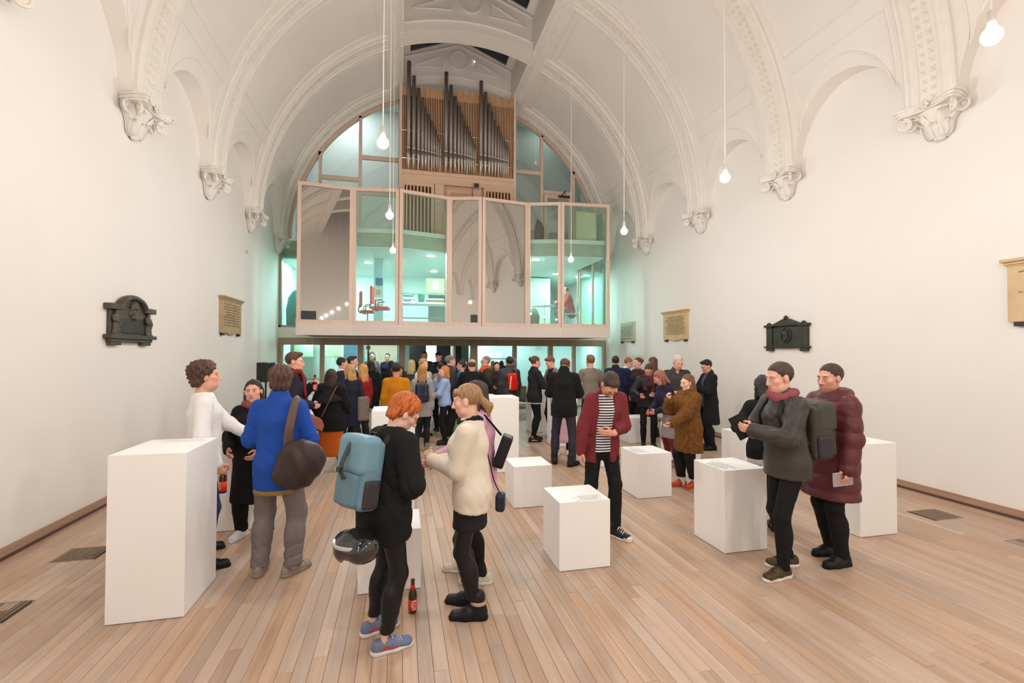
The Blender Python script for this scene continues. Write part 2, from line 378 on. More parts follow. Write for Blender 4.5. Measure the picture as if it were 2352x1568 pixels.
for i in range(-3, 5):
    y0, y1 = by(i), by(i)+PW
    arc = [(XA+(XB-XA)*k/24) for k in range(25)]
    poly = [(x, ZS+math.sqrt(4.83**2-(x-XC)**2)) for x in arc]+[(XB, 10.5), (XC, APX), (XA, 10.5)]
    tn += 1
    g = structure(MB().prism(poly, lambda u, v, t: (u, t, v), y0+.02, y1-.02).build('trim_%d' % tn, plaster_vault), 'gabled cross arch over the roof slot, bay %d' % (i+4))
    m = MB(); yf = y0+.02; N = (0, -1, 0)
    def pl(pts, w=.035, h=.03, closed=False): m.sweep([(x, yf, z) for x, z in pts], [N]*len(pts), w, h, closed)
    pl([(x, ZS+math.sqrt(5.05**2-(x-XC)**2)) for x in arc], .05, .035)
    pl([(x, ZS+math.sqrt(5.11**2-(x-XC)**2)) for x in arc], .03, .022)
    pl([(XC+.27*math.cos(a), 10.56+.27*math.sin(a)) for a in np.linspace(0, 2*math.pi, 32, False)], .05, .04, True)
    pl([(XA, 10.42), (XC-.45, 10.42+.45*.8), (XC, 10.99), (XC+.45, 10.42+.36), (XB, 10.42)][0:1]+[(XC, 11.02), (XB, 10.42)], .06, .05)
    for sd in (-1, 1):      # triangular sunk panels left and right of the roundel
        tri = [(XC+sd*1.44, 10.18)]+[(XC+sd*(1.44-.95*k/8), 10.18+.1*math.sin(k/8*1.4)) for k in range(1, 9)]+[(XC+sd*(.44+.06), 10.45), (XC+sd*.53, 10.61)]
        pl(tri, .028, .024, True)
    m.build('gable_moulding', plaster_vault, g)
    # glazed slopes of the skylight between this gable and the next
    if i < 4:
        a, b = y1-.02, by(i+1)+.02
        for sd, nm in ((-1, 'left'), (1, 'right')):
            xe = XC+sd*SLOT; tn += 1
            fr = MB()
            def sl(t): return (xe+(XC-xe)*t, 10.46+(APX-10.46)*t)
            def slab(t0, t1, ya, yb, th=.06):
                (x0, z0), (x1, z1) = sl(t0), sl(t1)
                fr.add([(x0, ya, z0), (x0, yb, z0), (x1, yb, z1), (x1, ya, z1), (x0, ya, z0+th), (x0, yb, z0+th), (x1, yb, z1+th), (x1, ya, z1+th)], [(0, 1, 2, 3), (7, 6, 5, 4), (0, 4, 5, 1), (1, 5, 6, 2), (2, 6, 7, 3), (3, 7, 4, 0)])
            slab(0, .12, a, b); slab(.88, 1, a, b); slab(.12, .88, a, a+.1); slab(.12, .88, b-.1, b)
            fo = structure(fr.build('window_%d' % tn, plaster_vault), 'sloping skylight, %s side, bay %d' % (nm, i+4))
            (x0, z0), (x1, z1) = sl(.1), sl(.9)
            link('pane', mesh_from('pane', [(x0, a+.08, z0+.03), (x0, b-.08, z0+.03), (x1, b-.08, z1+.03), (x1, a+.08, z1+.03)], [(0, 1, 2, 3)]), night_glass, fo)
            m2 = MB()
            for q in (.33, .66):
                yy = a+(b-a)*q; m2.bar((x0, yy, z0), (x1, yy, z1), .035, .05)
            m2.build('glazing_bar', dark_bar, fo)
# ---- corbels carrying the ribs
def corbel_meshes():
    out = {}
    m = MB()     # abacus: concave front, chamfered corners
    out_p = [(.003, -.29), (.20, -.36), (.335, -.36), (.345, -.30)]+[(.345-.085*math.sin(math.pi*k/10), -.30+.06*k) for k in range(1, 10)]+[(.345, .30), (.335, .36), (.20, .36), (.003, .29)]
    for z0, z1, s in ((-.022, 0, 1.0), (-.038, -.022, .94), (-.062, -.038, .97), (-.085, -.062, .9)):
        m.prism([(x*s if x > 0 else x, y*s) for x, y in out_p], lambda u, v, t: (u, v, t), z0, z1)
    out['abacus'] = mesh_from('abacus', m.V, m.F)
    V = []; nz = 12; na = 13     # bell
    for k in range(nz+1):
        t = k/nz; z = -.07-.37*t; w = .07+.19*(1-t)**.8+.02*math.sin(t*9); d = .06+.15*(1-t)**.9
        for j in range(na):
            a = -math.pi/2+math.pi*j/(na-1); V.append((d*math.cos(a)*1.0+.003, w*math.sin(a), z))
    Fb = grid_faces(nz+1, na); Fb.append(tuple(nz*na+j for j in range(na)))
    out['bell'] = mesh_from('bell', V, Fb, True)
    m = MB()     # boss at the foot
    for k in range(7):
        a = -1.2+2.4*k/6; m.tube([(.062*math.cos(a)+.02, .065*math.sin(a), -.415), (.05*math.cos(a)+.02, .05*math.sin(a), -.45), (.03, .0, -.468)], [.018, .020, .008], 6)
    out['foot_boss'] = mesh_from('foot_boss', m.V, m.F, True)
    m = MB()     # volute spiral
    pts = []
    for k in range(30):
        t = k/29; r = .078*(1-t*.78); a = math.pi*.5+t*4.4*math.pi; pts.append((r*math.cos(a), 0, r*math.sin(a)))
    m.tube(pts, [.021-.008*k/29 for k in range(30)], 6)
    m.tube([(-.16, 0, .03), (-.10, 0, .085), (-.03, 0, .092), (0, 0, .078)], [.012, .018, .022, .021], 6)
    m.lathe([(.03, -.02), (.03, .02)], 8)
    out['volute'] = mesh_from('volute', m.V, m.F, True)
    def bell_at(a, z):
        t = min(1, max(0, (-.07-z)/.37)); w = .07+.19*(1-t)**.8+.02*math.sin(t*9); d = .06+.15*(1-t)**.9
        return np.array((d*math.cos(a)+.003, w*math.sin(a), z))
    def leaf(a0, z0, z1, wa, curl):
        V = []; nu = 17; nv = 9
        for k in range(nu):
            t = k/(nu-1); z = z0+(z1-z0)*min(t, .86)/.86
            w = wa*(.50+.62*math.sin(math.pi*min(1, t*.85+.12)))*(.68+.32*abs(math.sin(t*math.pi*4.2)))
            if t > .8: w *= 1-.45*((t-.8)/.2)**2
            q = max(0, (t-.62)/.38); lift = .014+curl*q*q; drop = .045*max(0, (t-.86)/.14)
            for j in range(nv):
                sv = -1+2*j/(nv-1); a = a0+sv*w; p = bell_at(max(-1.5, min(1.5, a)), z-drop); n = norm3((math.cos(a0), math.sin(a0), 0))
                V.append(p+n*(lift+.020*(1-abs(sv))**1.3+.007*math.cos(sv*11)-.010*sv*sv))
        return mesh_from('acanthus_leaf', V, grid_faces(nu, nv), True)
    norm3 = lambda v: np.array(v, float)/np.linalg.norm(v)
    out['leaves'] = [leaf(a, -.43, -.13, .30, .075) for a in (-.5, .5)]+[leaf(a, -.43, -.15, .24, .05) for a in (-1.18, 1.18)]+[leaf(a, -.43, -.25, .26, .065) for a in (-.88, 0, .88)]
    m = MB()     # fleuron in the middle of the abacus
    for a in range(6): m.tube([(.28, 0, -.04), (.30, .05*math.cos(a*1.05), -.04+.05*math.sin(a*1.05))], [.02, .018], 6)
    m.lathe([(.0, -.02), (.022, 0), (.0, .02)], 8, (.315, 0, -.04)); out['fleuron'] = mesh_from('fleuron', m.V, m.F, True)
    return out
CM = corbel_meshes()
def corbel(loc, rz, label):
    e = empty('corbel', loc, rz, label, 'corbel', 'plaster corbels under the vault ribs')
    link('abacus', CM['abacus'], plaster_orn, e); link('bell', CM['bell'], plaster_orn, e); link('foot_boss', CM['foot_boss'], plaster_orn, e); link('fleuron', CM['fleuron'], plaster_orn, e)
    for s in (-1, 1):
        link('volute', CM['volute'], plaster_orn, e, (.235, s*.285, -.165), (0, 0, s*math.radians(50)))
        link('volute', CM['volute'], plaster_orn, e, (.095, s*.30, -.15), (0, 0, s*math.radians(90)))
    for lm in CM['leaves']: link('acanthus_leaf', lm, plaster_orn, e)
nmL = {1: 'large scrolled plaster corbel on the left wall, nearest the viewer', 2: 'scrolled plaster corbel, second from the front on the left wall', 3: 'scrolled plaster corbel, third from the front on the left wall', 4: 'small scrolled corbel at the far left wall end, lit green'}
nmR = {0: 'large scrolled plaster corbel on the right wall, nearest the viewer', 1: 'scrolled plaster corbel, second from the front on the right wall', 2: 'scrolled plaster corbel, third from the front on the right wall', 3: 'scrolled plaster corbel, fourth from the front on the right wall', 4: 'small scrolled corbel at the far right wall end, half behind the glass box'}
for i in range(-1, 5):
    y = by(i)+.29
    corbel((XL+.004, y, ZS), 0, nmL.get(i, 'scrolled plaster corbel on the left wall '+('behind the viewpoint' if i < 0 else 'level with the viewpoint')))
    corbel((XR-.004, y, ZS), math.pi, nmR.get(i, 'scrolled plaster corbel on the right wall behind the viewpoint'))
# ---- pendant lamps
bulb_m = emat('bulb_glow', (1.0, .985, .965), BULB)
cord_m = mat('white_cord', lin((235, 228, 218)), .5); sock_m = mat('lamp_socket', lin((225, 215, 205)), .35)
def pendant(x, y, z, lab):
    e = empty('pendant_lamp', (x, y, z), 0, lab, 'lamp', 'bare bulb pendants in two rows')
    top = ZS+math.sqrt(RV**2-(x-XC)**2)-z-.01
    MB().tube([(0, 0, .11), (0, 0, top)], .005, 6).build('cord', cord_m, e)
    MB().lathe([(.004, .17), (.02, .165), (.022, .08), (.030, .06)], 14).build('socket', sock_m, e, True)
    MB().lathe([(.052*math.sin(math.pi*k/10)+.0005, -.052*math.cos(math.pi*k/10)+.012) for k in range(11)], 14).build('bulb', bulb_m, e, True)
    MB().lathe([(.01, top-.03), (.05, top-.02), (.05, top)], 14).build('ceiling_rose', sock_m, e, True)
XPL, XPR, ZB = -.18, 3.48, 3.757
for k, lab in ((-3, 'bare bulb pendant of the near row, far behind the viewpoint'), (-2, 'bare bulb pendant behind the viewpoint, left row'), (-1, 'bare bulb pendant just behind the viewpoint, left row'), (0, 'bare bulb pendant above the viewpoint, out of view, left row'), (1, 'bare bulb pendant, nearest of the left row, before the organ'), (2, 'bare bulb pendant, middle of the left row'), (3, 'bare bulb pendant, farthest of the left row')):
    pendant(XPL+.01*k, 2.08+2.415*k, ZB, lab)
for k, lab in ((-3, 'bare bulb pendant far behind the viewpoint, right row'), (-2, 'bare bulb pendant behind the viewpoint, right row'), (-1, 'bare bulb pendant just behind the viewpoint, right row'), (0, 'bare bulb pendant at the upper right, nearest of the right row'), (1, 'bare bulb pendant, second of the right row'), (2, 'bare bulb pendant, third of the right row'), (3, 'bare bulb pendant, farthest of the right row, before the glass box')):
    pendant(XPR, 2.08+2.415*k, ZB, lab)
# ================================================================== END WALL, GLASS GALLERY, ORGAN
cool_m = emat('cool_downlight', (.78, 1.0, 1.04), COOL)
foyer_l = emat('foyer_light', (.74, 1.0, 1.02), COOL*.36); upper_l = emat('upper_left_light', (.95, .98, 1.0), COOL*.85); upper_r = emat('upper_right_light', (.8, 1.0, .9), COOL*.09)
cool_wall = mat('cool_white_wall', lin((214, 232, 226)), .8, var=.02, vscale=1.5)
pale_green = mat('pale_green_panel', lin((186, 206, 184)), .7)
concrete = mat('pale_concrete', lin((172, 176, 156)), .8, var=.10, vscale=5, bump=.1, bscale=30)
grey_fl = mat('grey_floor', lin((150, 156, 150)), .5, var=.04, vscale=3)
fascia_m = mat('fascia_paint', lin((226, 212, 202)), .6, var=.015, vscale=1.2)
red_fabric = mat('red_fabric', lin((214, 74, 52)), .8, var=.06, vscale=40)
YG = YE
# lower glazed screen: frame with posts, each opening its own pane
fr = MB()
posts = [(-3.38, -3.27), (-2.27, -2.15), (-1.22, -1.06), (-.03, .15), (2.14, 2.36), (3.5, 3.63), (4.69, 4.84), (5.53, 5.63), (6.6, 6.68)]
ls = empty('glazed_screen', (0, YG, 0), 0, 'brown oak framed glass screen below the glass box', 'glass screen')
for a, b in posts: MB().box((a, 0, 0), (b, .14, 2.0)).build('post', oak_frame, ls)
MB().box((XL+.01, 0, 2.0), (XR-.01, .14, 2.2)).build('lintel', oak_frame, ls)
for k in range(len(posts)-1):
    a, b = posts[k][1], posts[k+1][0]
    if k == 3: continue                       # open doorway in the middle
    MB().box((a, .05, 0), (b, .09, .07)).build('sill', oak_frame, ls)
    MB().box((a, .06, .07), (b, .07, 2.0)).build('pane', glass_low, ls)
MB().box((1.62, .02, 0), (1.68, 1.0, 1.99)).build('open_door_leaf', oak_frame, ls)
MB().tube([(2.52, -.01, 1.0), (2.52, -.05, 1.02), (2.52, -.05, 1.3), (2.52, -.01, 1.32)], .012, 8).build('pull_handle', black_metal, ls)
# band and transom above the screen, strips of wall beside the glass box
structure(MB().box((XL, YG, 2.205), (XR, YG+.25, 2.5)).build('wall_end_band', plaster), 'plaster band over the glazed screen')
FP = [(-2.48, 12.44), (-1.19, 12.60), (-.05, 12.43), (1.27, 12.76), (2.13, 12.55), (3.46, 12.74), (4.35, 12.46), (5.76, 12.36)]
wn = 0
for nm, a, b in (('left', XL, -2.36), ('right', 5.70, XR)):
    wn += 1
    w = structure(MB().box((a, YG, 2.5), (a+.07, YG+.1, 4.72)).box((b-.07, YG, 2.5), (b, YG+.1, 4.72)).box((a, YG, 2.5), (b, YG+.1, 2.56)).box((a, YG, 4.66), (b, YG+.1, 4.72)).build('window_%d' % wn, oak_frame), 'narrow end window to the %s of the glass box' % nm)
    MB().box((a+.07, YG+.05, 2.56), (b-.07, YG+.06, 4.66)).build('pane', glass_clear, w)
    structure(MB().box((a, YG, 4.72), (b, YG+.2, 5.0)).build('wall_end_transom_'+nm, concrete), 'concrete transom beside the glass box, %s' % nm)
# lunette glazing
RG = 4.80
lun = empty('lunette_window', (0, YG, 0), 0, 'semicircular timber framed window around the organ', 'window')
m = MB(); N = (0, -1, 0); aa = np.linspace(.02, math.pi-.02, 61)
V = []; 
for a in aa:
    for r, y in ((4.90, .0), (4.90, .16), (4.74, .16), (4.74, 0)): V.append((XC+r*math.cos(a), y, ZS+r*math.sin(a)))
Fl = []
for i in range(60):
    for k in range(4): Fl.append((i*4+k, i*4+(k+1) % 4, (i+1)*4+(k+1) % 4, (i+1)*4+k))
link('arch_frame', mesh_from('arch_frame', V, Fl), timber, lun)
def zc(x, r=4.78): return ZS+math.sqrt(max(.01, r*r-(x-XC)**2))
mull = [(-2.32, 5.0), (-1.20, 5.0), (-.05, 5.0), (3.36, 5.0), (4.45, 5.0), (5.54, 5.0)]
for x, z0 in mull: MB().box((x-.045, 0, z0), (x+.045, .1, zc(x))).build('mullion', timber, lun)
for x0, x1, z in ((-2.28, -1.24, 6.93), (-1.16, -.09, 7.62), (3.40, 4.41, 7.62), (4.49, 5.50, 7.02), (-1.16, -.09, 6.55)): MB().box((x0, 0, z-.06), (x1, .1, z+.06)).build('transom', timber_h, lun)
def lpane(x0, x1, z0, z1=None):
    xs = np.linspace(x0, x1, 12); top = [(x, .05, zc(x, 4.76) if z1 is None else z1) for x in xs]
    V = [(x1, .05, z0), (x0, .05, z0)]+top
    link('pane', mesh_from('pane', V, [tuple(range(len(V)))]), glass_upper, lun)
lpane(-3.0, -2.365, 5.0); lpane(-2.275, -1.245, 5.0, 6.87); lpane(-2.275, -1.245, 6.99); lpane(-1.155, -.095, 5.0, 6.49); lpane(-1.155, -.095, 6.61, 7.56); lpane(-1.155, -.095, 7.68)
lpane(3.405, 4.405, 5.0, 7.56); lpane(3.405, 4.405, 7.68); lpane(4.495, 5.495, 7.08); lpane(5.585, 6.3, 5.0)
dr = MB(); dr.box((4.52, -.03, 5.0), (4.63, .03, 6.94)).box((5.36, -.03, 5.0), (5.47, .03, 6.94)).box((4.63, -.03, 6.82), (5.36, .03, 6.94)).box((4.63, -.03, 5.0), (5.36, .03, 5.2))
dro = structure(dr.build('door_1', timber, None, loc=(0, YG, 0)), 'timber framed glass door on the upper floor right of the organ')
MB().box((4.63, -.005, 5.2), (5.36, .005, 6.82)).build('door_pane', glass_upper, dro)
MB().box((5.0, -.09, 6.86), (5.38, -.03, 6.93)).bar((5.10, -.08, 6.93), (5.16, -.25, 7.02), .02).bar((5.16, -.25, 7.02), (5.24, -.05, 6.98), .02).build('door_closer', dark_iron, dro)
MB().box((4.55, -.07, 5.95), (4.68, -.05, 5.98)).build('door_handle', chrome, dro)
# ---- projecting glass box with folded front
gb = empty('glass_gallery', (0, 0, 0), 0, 'projecting folded glass box with pink timber frames and white fascia', 'glass box')
grey_mir = bpy.data.materials.new('grey_mirror_glass'); grey_mir.use_nodes = True
_n = grey_mir.node_tree.nodes; _b = _n['Principled BSDF']; _b.inputs['Base Color'].default_value = (.50, .485, .45, 1); _b.inputs['Metallic'].default_value = 1.0; _b.inputs['Roughness'].default_value = .015
for k in range(7):
    p, q = np.array((*FP[k], 0.)), np.array((*FP[k+1], 0.)); t = (q-p)/np.linalg.norm(q-p); L = np.linalg.norm(q-p); nrm = np.array((t[1], -t[0], 0))
    m = MB(); z0, z1 = 2.5, 6.0; w = .085
    for a, b in ((0, w), (L-w, L)):
        c = p+t*(a+b)/2; m.obox((c[0], c[1], (z0+z1)/2), t*(b-a)/2, nrm*.05, (0, 0, (z1-z0)/2))
    for a, b in ((z0, z0+.10), (z1-.085, z1)):
        c = p+t*L/2; m.obox((c[0], c[1], (a+b)/2), t*(L/2-w), nrm*.05, (0, 0, (b-a)/2))
    f = m.build('panel_frame', timber, gb)
    c = p+t*L/2
    gm = grey_mir if k in (0, 3, 4) else glass_clear
    MB().obox((c[0], c[1], (z0+z1)/2), t*(L/2-w), nrm*.008, (0, 0, (z1-z0)/2-.09)).build('pane', gm, f)
    # dark loudspeaker grilles let into two panels
    if k in (0, 3):
        off = .30 if k == 0 else L-.22; wd = .17 if k == 0 else .09; c = p+t*(off-(.02 if k == 0 else -.02))+nrm*.05
        MB().obox((c[0], c[1], z0+.21), t*wd, nrm*.035, (0, 0, .10)).build('black_speaker_grille', black_metal, f)
for x, y0 in ((FP[0][0], FP[0][1]), (FP[7][0], FP[7][1])):
    m = MB(); m.box((x-.03, y0+.05, 2.5), (x+.03, YG, 2.6)).box((x-.03, y0+.05, 5.9), (x+.03, YG, 6.0)).box((x-.03, YG-.08, 2.6), (x+.03, YG, 5.9)).box((x-.03, 13.5, 2.6), (x+.03, 13.56, 5.9))
    f = m.build('side_frame', timber, gb); MB().box((x-.005, y0+.06, 2.6), (x+.005, YG-.08, 5.9)).build('pane', glass_clear, f)
fp = [(x, y-.06) for x, y in FP]
m = MB(); poly = fp+[(5.76, 12.5)]+[(x, y+.12) for x, y in reversed(FP)]
m.prism(fp+[(x, y+.08) for x, y in reversed(FP)], lambda u, v, t: (u, v, t), 2.22, 2.5); m.build('fascia', fascia_m, gb)
MB().prism([(x, y+.02) for x, y in FP]+[(5.76, YG), (-2.48, YG)], lambda u, v, t: (u, v, t), 2.24, 2.30).build('soffit', mat('soffit_paint', lin((120, 104, 90)), .7), gb)
# ---- rooms behind
structure(MB().prism([(x, y+.09) for x, y in FP]+[(5.72, YG), (XR, YG+.02), (XR, 20), (XL, 20), (XL, YG+.02), (-2.44, YG)], lambda u, v, t: (u, v, t), 2.42, 2.5).build('floor_gallery', grey_fl), 'floor of the upper office behind the glass box')
FI = [(x, y+.16) for x, y in FP]; FI[0] = (-2.40, FI[0][1]); FI[-1] = (5.68, FI[-1][1])
back = [(5.68, YG), (XR, YG+.2), (XR, 20), (XL, 20), (XL, YG+.2), (-2.40, YG)]
structure(MB().prism(FI+back, lambda u, v, t: (u, v, t), 4.55, 4.88).build('ceiling_office', concrete), 'concrete slab over the office')
structure(MB().prism([(x, y-.03) for x, y in FI]+back, lambda u, v, t: (u, v, t), 4.885, 5.0).build('floor_mezzanine', mat('mezz_trim', lin((222, 222, 210)), .6)), 'upper floor slab with white edge')
structure(MB().prism([(x, y+.04) for x, y in FI]+[(5.66, YG), (XR, YG+.2), (XR, 19.9), (XL, 19.9), (XL, YG+.2), (-2.38, YG)], lambda u, v, t: (u, v, t), 4.50, 4.545).build('ceiling_office_panel', cool_wall), 'white office ceiling')
structure(MB().box((XL-.3, 20, 0), (XR+.3, 20.2, 11)).build('wall_far', cool_wall), 'white far wall of the rooms behind')
structure(MB().box((XL-.3, YG+.01, 0), (XL, 20, 11)).build('wall_far_left', cool_wall), 'white side wall of the rooms behind, left')
structure(MB().box((XR, YG+.01, 0), (XR+.3, 20, 11)).build('wall_far_right', cool_wall), 'white side wall of the rooms behind, right')
structure(MB().box((XL-.3, YG+.3, 10.2), (XR+.3, 20.2, 10.4)).build('ceiling_upper', cool_wall), 'ceiling of the upper room')
structure(MB().box((XL, 16.9, 5.0), (XR, 17.0, 10.2)).build('wall_upper', mat('upper_wall', lin((198, 208, 204)), .8)), 'pale wall of the upper room behind the organ')
structure(MB().box((XL, YG+.25, 2.34), (XR, 20, 2.40)).build('ceiling_foyer', cool_wall), 'white foyer ceiling')
# office walls and partitions
structure(MB().box((XL, 17.6, 2.5), (1.0, 17.7, 4.5)).build('wall_office', cool_wall), 'white partition in the office')
structure(MB().box((1.55, 14.9, 2.5), (3.3, 15.0, 4.5)).build('wall_office_core', mat('office_core', lin((205, 224, 214)), .7)), 'pale partition in the middle of the office')
cl = empty('square_column', (-.62, 14.2, 2.5), 0, 'pale square office column with papers pinned to it', 'column')
MB().box((-.13, -.13, 0), (.13, .13, 2.0)).build('shaft', mat('column_paint', lin((170, 204, 208)), .7), cl)
def flat(name, c, w, h, m, parent, y=-.137): return MB().box((c[0]-w/2, y, c[1]-h/2), (c[0]+w/2, y+.004, c[1]+h/2)).build(name, m, parent)
paper = mat('white_paper', lin((240, 240, 236)), .8)
flat('poster', (.02, 1.32), .20, .22, mat('blue_print', lin((70, 120, 140)), .6, var=.3, vscale=20), cl)
flat('note', (.0, 1.02), .14, .14, mat('yellow_print', lin((190, 160, 90)), .7, var=.2, vscale=30), cl)
flat('note', (-.01, .78), .22, .18, paper, cl); flat('note', (.03, .55), .20, .12, paper, cl)
def downlight(x, y, z, lab, r=.11, em=None):
    e = empty('downlight', (x, y, z), 0, lab, 'lamp', 'recessed downlights')
    MB().lathe([(r+.02, 0), (r+.02, -.012), (r, -.012)], 20).build('trim_ring', white_paint, e); MB().lathe([(r-.005, -.008), (r-.005, -.018)], 20).build('lens', em or cool_m, e)
for k, (x, y, lab) in enumerate(((-.95, 14.82, 'round office downlight left of the square column'), (.81, 13.3, 'bright round office downlight above the book piles'), (1.08, 15.87, 'round office downlight behind the book piles'), (3.82, 13.1, 'bright round office downlight over the small table'), (5.2, 15.4, 'round office downlight over the seated man'), (-2.9, 15.6, 'round office downlight behind the narrow left window'), (-1.9, 16.6, 'round office downlight at the back of the office'), (2.4, 14.3, 'round office downlight behind the mirrored panels'), (6.2, 15.8, 'round office downlight behind the narrow right window'))):
    downlight(x, y, 4.50, lab)
for x, y, lab in ((-2.7, 16.0, 'foyer downlight behind the left kitchen window'), (-1.4, 16.0, 'foyer downlight above the kitchen counter'), (1.1, 15.6, 'foyer downlight just inside the open doorway'), (2.9, 16.6, 'foyer downlight before the white cupboards'), (4.2, 16.4, 'foyer downlight behind the right screen'), (6.1, 16.0, 'foyer downlight above the white stair'), (0.2, 17.6, 'foyer downlight before the dark doors'), (-.55, 15.3, 'unseen foyer downlight added to brighten the cream wall')):  # last entry is an added, unseen light that brightens the cream wall nook
    downlight(x, y, 2.34, lab, .12, foyer_l)
for x, y, z, lab in ((-1.7, 15.8, 10.19, 'ceiling light of the upper room, left of the organ'), (5.1, 16.2, 10.19, 'ceiling light of the upper room, right of the organ')): downlight(x, y, z, lab, .16, upper_l if x < 0 else upper_r)
# ---- office furniture
def office_chair(loc, rz, lab):
    e = empty('office_chair', loc, rz, lab, 'chair', 'red office chairs')
    b = MB().box((-.23, -.03, .62), (.23, .03, 1.08)).build('backrest', red_fabric, e); bevel(b, .03, 3)
    s = MB().box((-.24, -.02, .45), (.24, .46, .53)).build('seat', red_fabric, e); bevel(s, .03, 3)
    MB().tube([(0, -.03, .7), (0, -.06, .5), (0, .15, .42)], .02, 8).build('back_bracket', dark_iron, e)
    MB().tube([(0, .2, .08), (0, .2, .45)], .025, 8).build('gas_column', chrome, e)
    for k in range(5):
        a = k*2*math.pi/5; f = MB().tube([(0, .2, .1), (.28*math.cos(a), .2+.28*math.sin(a), .06)], [.022, .014], 6).build('base_arm', chrome, e)
        MB().lathe([(.02, 0), (.025, .02), (.025, .04), (.015, .05)], 8, (.28*math.cos(a), .2+.28*math.sin(a), 0)).build('castor', black_metal, f)
    for s in (-1, 1): MB().tube([(s*.24, .12, .48), (s*.28, .12, .68), (s*.28, .3, .70)], .016, 6).build('armrest', black_metal, e)
office_chair((-.75, 13.35, 2.5), math.radians(-95), 'red office chair beside the square column, nearer the glass')
office_chair((-1.15, 14.6, 2.5), math.radians(-80), 'red office chair farther back, left of the column')
de = empty('office_desk', (.75, 14.2, 2.5), 0, 'white office desk carrying book piles', 'desk')
MB().box((-.75, -.35, .70), (.75, .35, .74)).build('desk_top', white_paint, de)
for sx in (-.7, .7):
    for sy in (-.3, .3): MB().box((sx-.02, sy-.02, 0), (sx+.02, sy+.02, .70)).build('leg', chrome, de)
sh = empty('shelf_rack', (.75, 14.75, 2.5), 0, 'pale shelf unit behind the office desk', 'shelf')
for z in (.35, .75, 1.1): MB().box((-.8, -.15, z-.02), (.8, .15, z)).build('shelf_board', pale_green, sh)
for x in (-.8, .78): MB().box((x, -.15, 0), (x+.02, .15, 1.1)).build('side_panel', pale_green, sh)
rb = random.Random(5)
bcols = [(120, 160, 170), (90, 130, 150), (230, 235, 230), (200, 210, 200), (70, 100, 120), (150, 190, 190)]
zz = 3.24
for k in range(7):
    t = rb.uniform(.03, .05); w = rb.uniform(.28, .34)
    o = MB().box((-w/2, -.12, 0), (w/2, .12, t)).build('book', mat('book_cover_%d' % k, lin(bcols[k % 6]), .6), None, loc=(.22+rb.uniform(-.02, .02), 14.1, zz)); bevel(o, .004)
    tag(o, '%s book in the pile on the left of the desk, %s' % (['pale blue', 'grey blue', 'white', 'pale grey', 'dark blue', 'light teal'][k % 6], ['lowest', 'second from below', 'third from below', 'in the middle', 'third from above', 'second from above', 'topmost'][k]), 'book', 'books piled on the office desk'); zz += t
zz = 3.24
for k, (c, nm) in enumerate((((240, 150, 60), 'orange folder at the bottom of the right desk pile'), ((70, 95, 115), 'dark blue box file on the right desk pile'), ((205, 215, 215), 'light grey box file on top of the right desk pile'))):
    o = MB().box((-.25, -.15, 0), (.25, .15, .045)).build('box_file', mat('file_%d' % k, lin(c), .6), None, loc=(1.0, 14.15, zz)); zz += .045; bevel(o, .004); tag(o, nm, 'file', 'files on the office desk')
o = MB().lathe([(.08, 0), (.10, .26), (.105, .27), (.10, .27), (.078, .01)], 20).build('green_bin', mat('green_plastic', lin((60, 150, 120)), .5), None, True, (.60, 14.2, 3.24)); tag(o, 'green plastic tub between the desk piles', 'tub')
o = MB().box((-.28, -.02, 0), (.28, .02, .45)).build('notice_board', mat('board_paint', lin((206, 208, 168)), .7), None, loc=(1.05, 14.72, 3.63)); tag(o, 'cream notice board standing on the shelf unit', 'board')
flat('notice', (.0, .24), .2, .28, paper, o, -.026)
# small round table, man's chair and clutter at right
tb = empty('side_table', (4.25, 13.7, 2.5), 0, 'small white table near the seated man', 'table')
MB().lathe([(.36, .70), (.36, .73)], 28).build('table_top', white_paint, tb); MB().tube([(0, 0, .02), (0, 0, .70)], .025, 8).build('stem', chrome, tb); MB().lathe([(.24, 0), (.22, .02)], 24).build('foot', chrome, tb)
sc = empty('metal_chair', (5.0, 13.35, 2.5), math.radians(75), 'pale metal chair carrying the seated man', 'chair')
MB().box((-.2, -.2, .43), (.2, .2, .46)).build('seat', pale_green, sc); MB().box((-.19, -.22, .65), (.19, -.19, .92)).build('backrest', pale_green, sc)
for sx in (-.18, .18):
    for sy in (-.18, .18): MB().tube([(sx, sy, .44), (sx*1.25, sy*1.2, 0)], .012, 6).build('leg', chrome, sc)
    MB().tube([(sx, -.18, .44), (sx, -.21, .90)], .012, 6).build('back_post', chrome, sc)
o = MB().tube([(0, 0, 0), (.0, 0, .35), (.02, 0, .52), (.0, .0, .60)], [.17, .19, .10, .02], 10).build('coat_heap', mat('grey_green_coat', lin((118, 130, 116)), .9, var=.15, vscale=10), None, True, (3.72, 13.05, 2.5)); tag(o, 'grey green coat bundled behind the glass right of centre', 'coat')
o = MB().tube([(0, 0, 0), (0, .02, .5), (.02, 0, .85), (.04, 0, 1.05), (.02, 0, 1.12)], [.26, .28, .24, .14, .02], 10).build('hanging_coat', mat('teal_coat', lin((60, 160, 158)), .9, var=.12, vscale=8), None, True, (-3.0, 15.0, 2.52)); tag(o, 'teal coat behind the narrow left window', 'coat')
o = MB().box((-.12, -.02, 0), (.12, .02, .05)).lathe([(.09, .0), (.03, .12), (.01, .16)], 10).build('blue_carafe', mat('blue_glass', lin((120, 170, 220)), .2), None, True, (5.5, 12.75, 2.5)); tag(o, 'small blue vessel on the gallery floor at the far right', 'vessel')
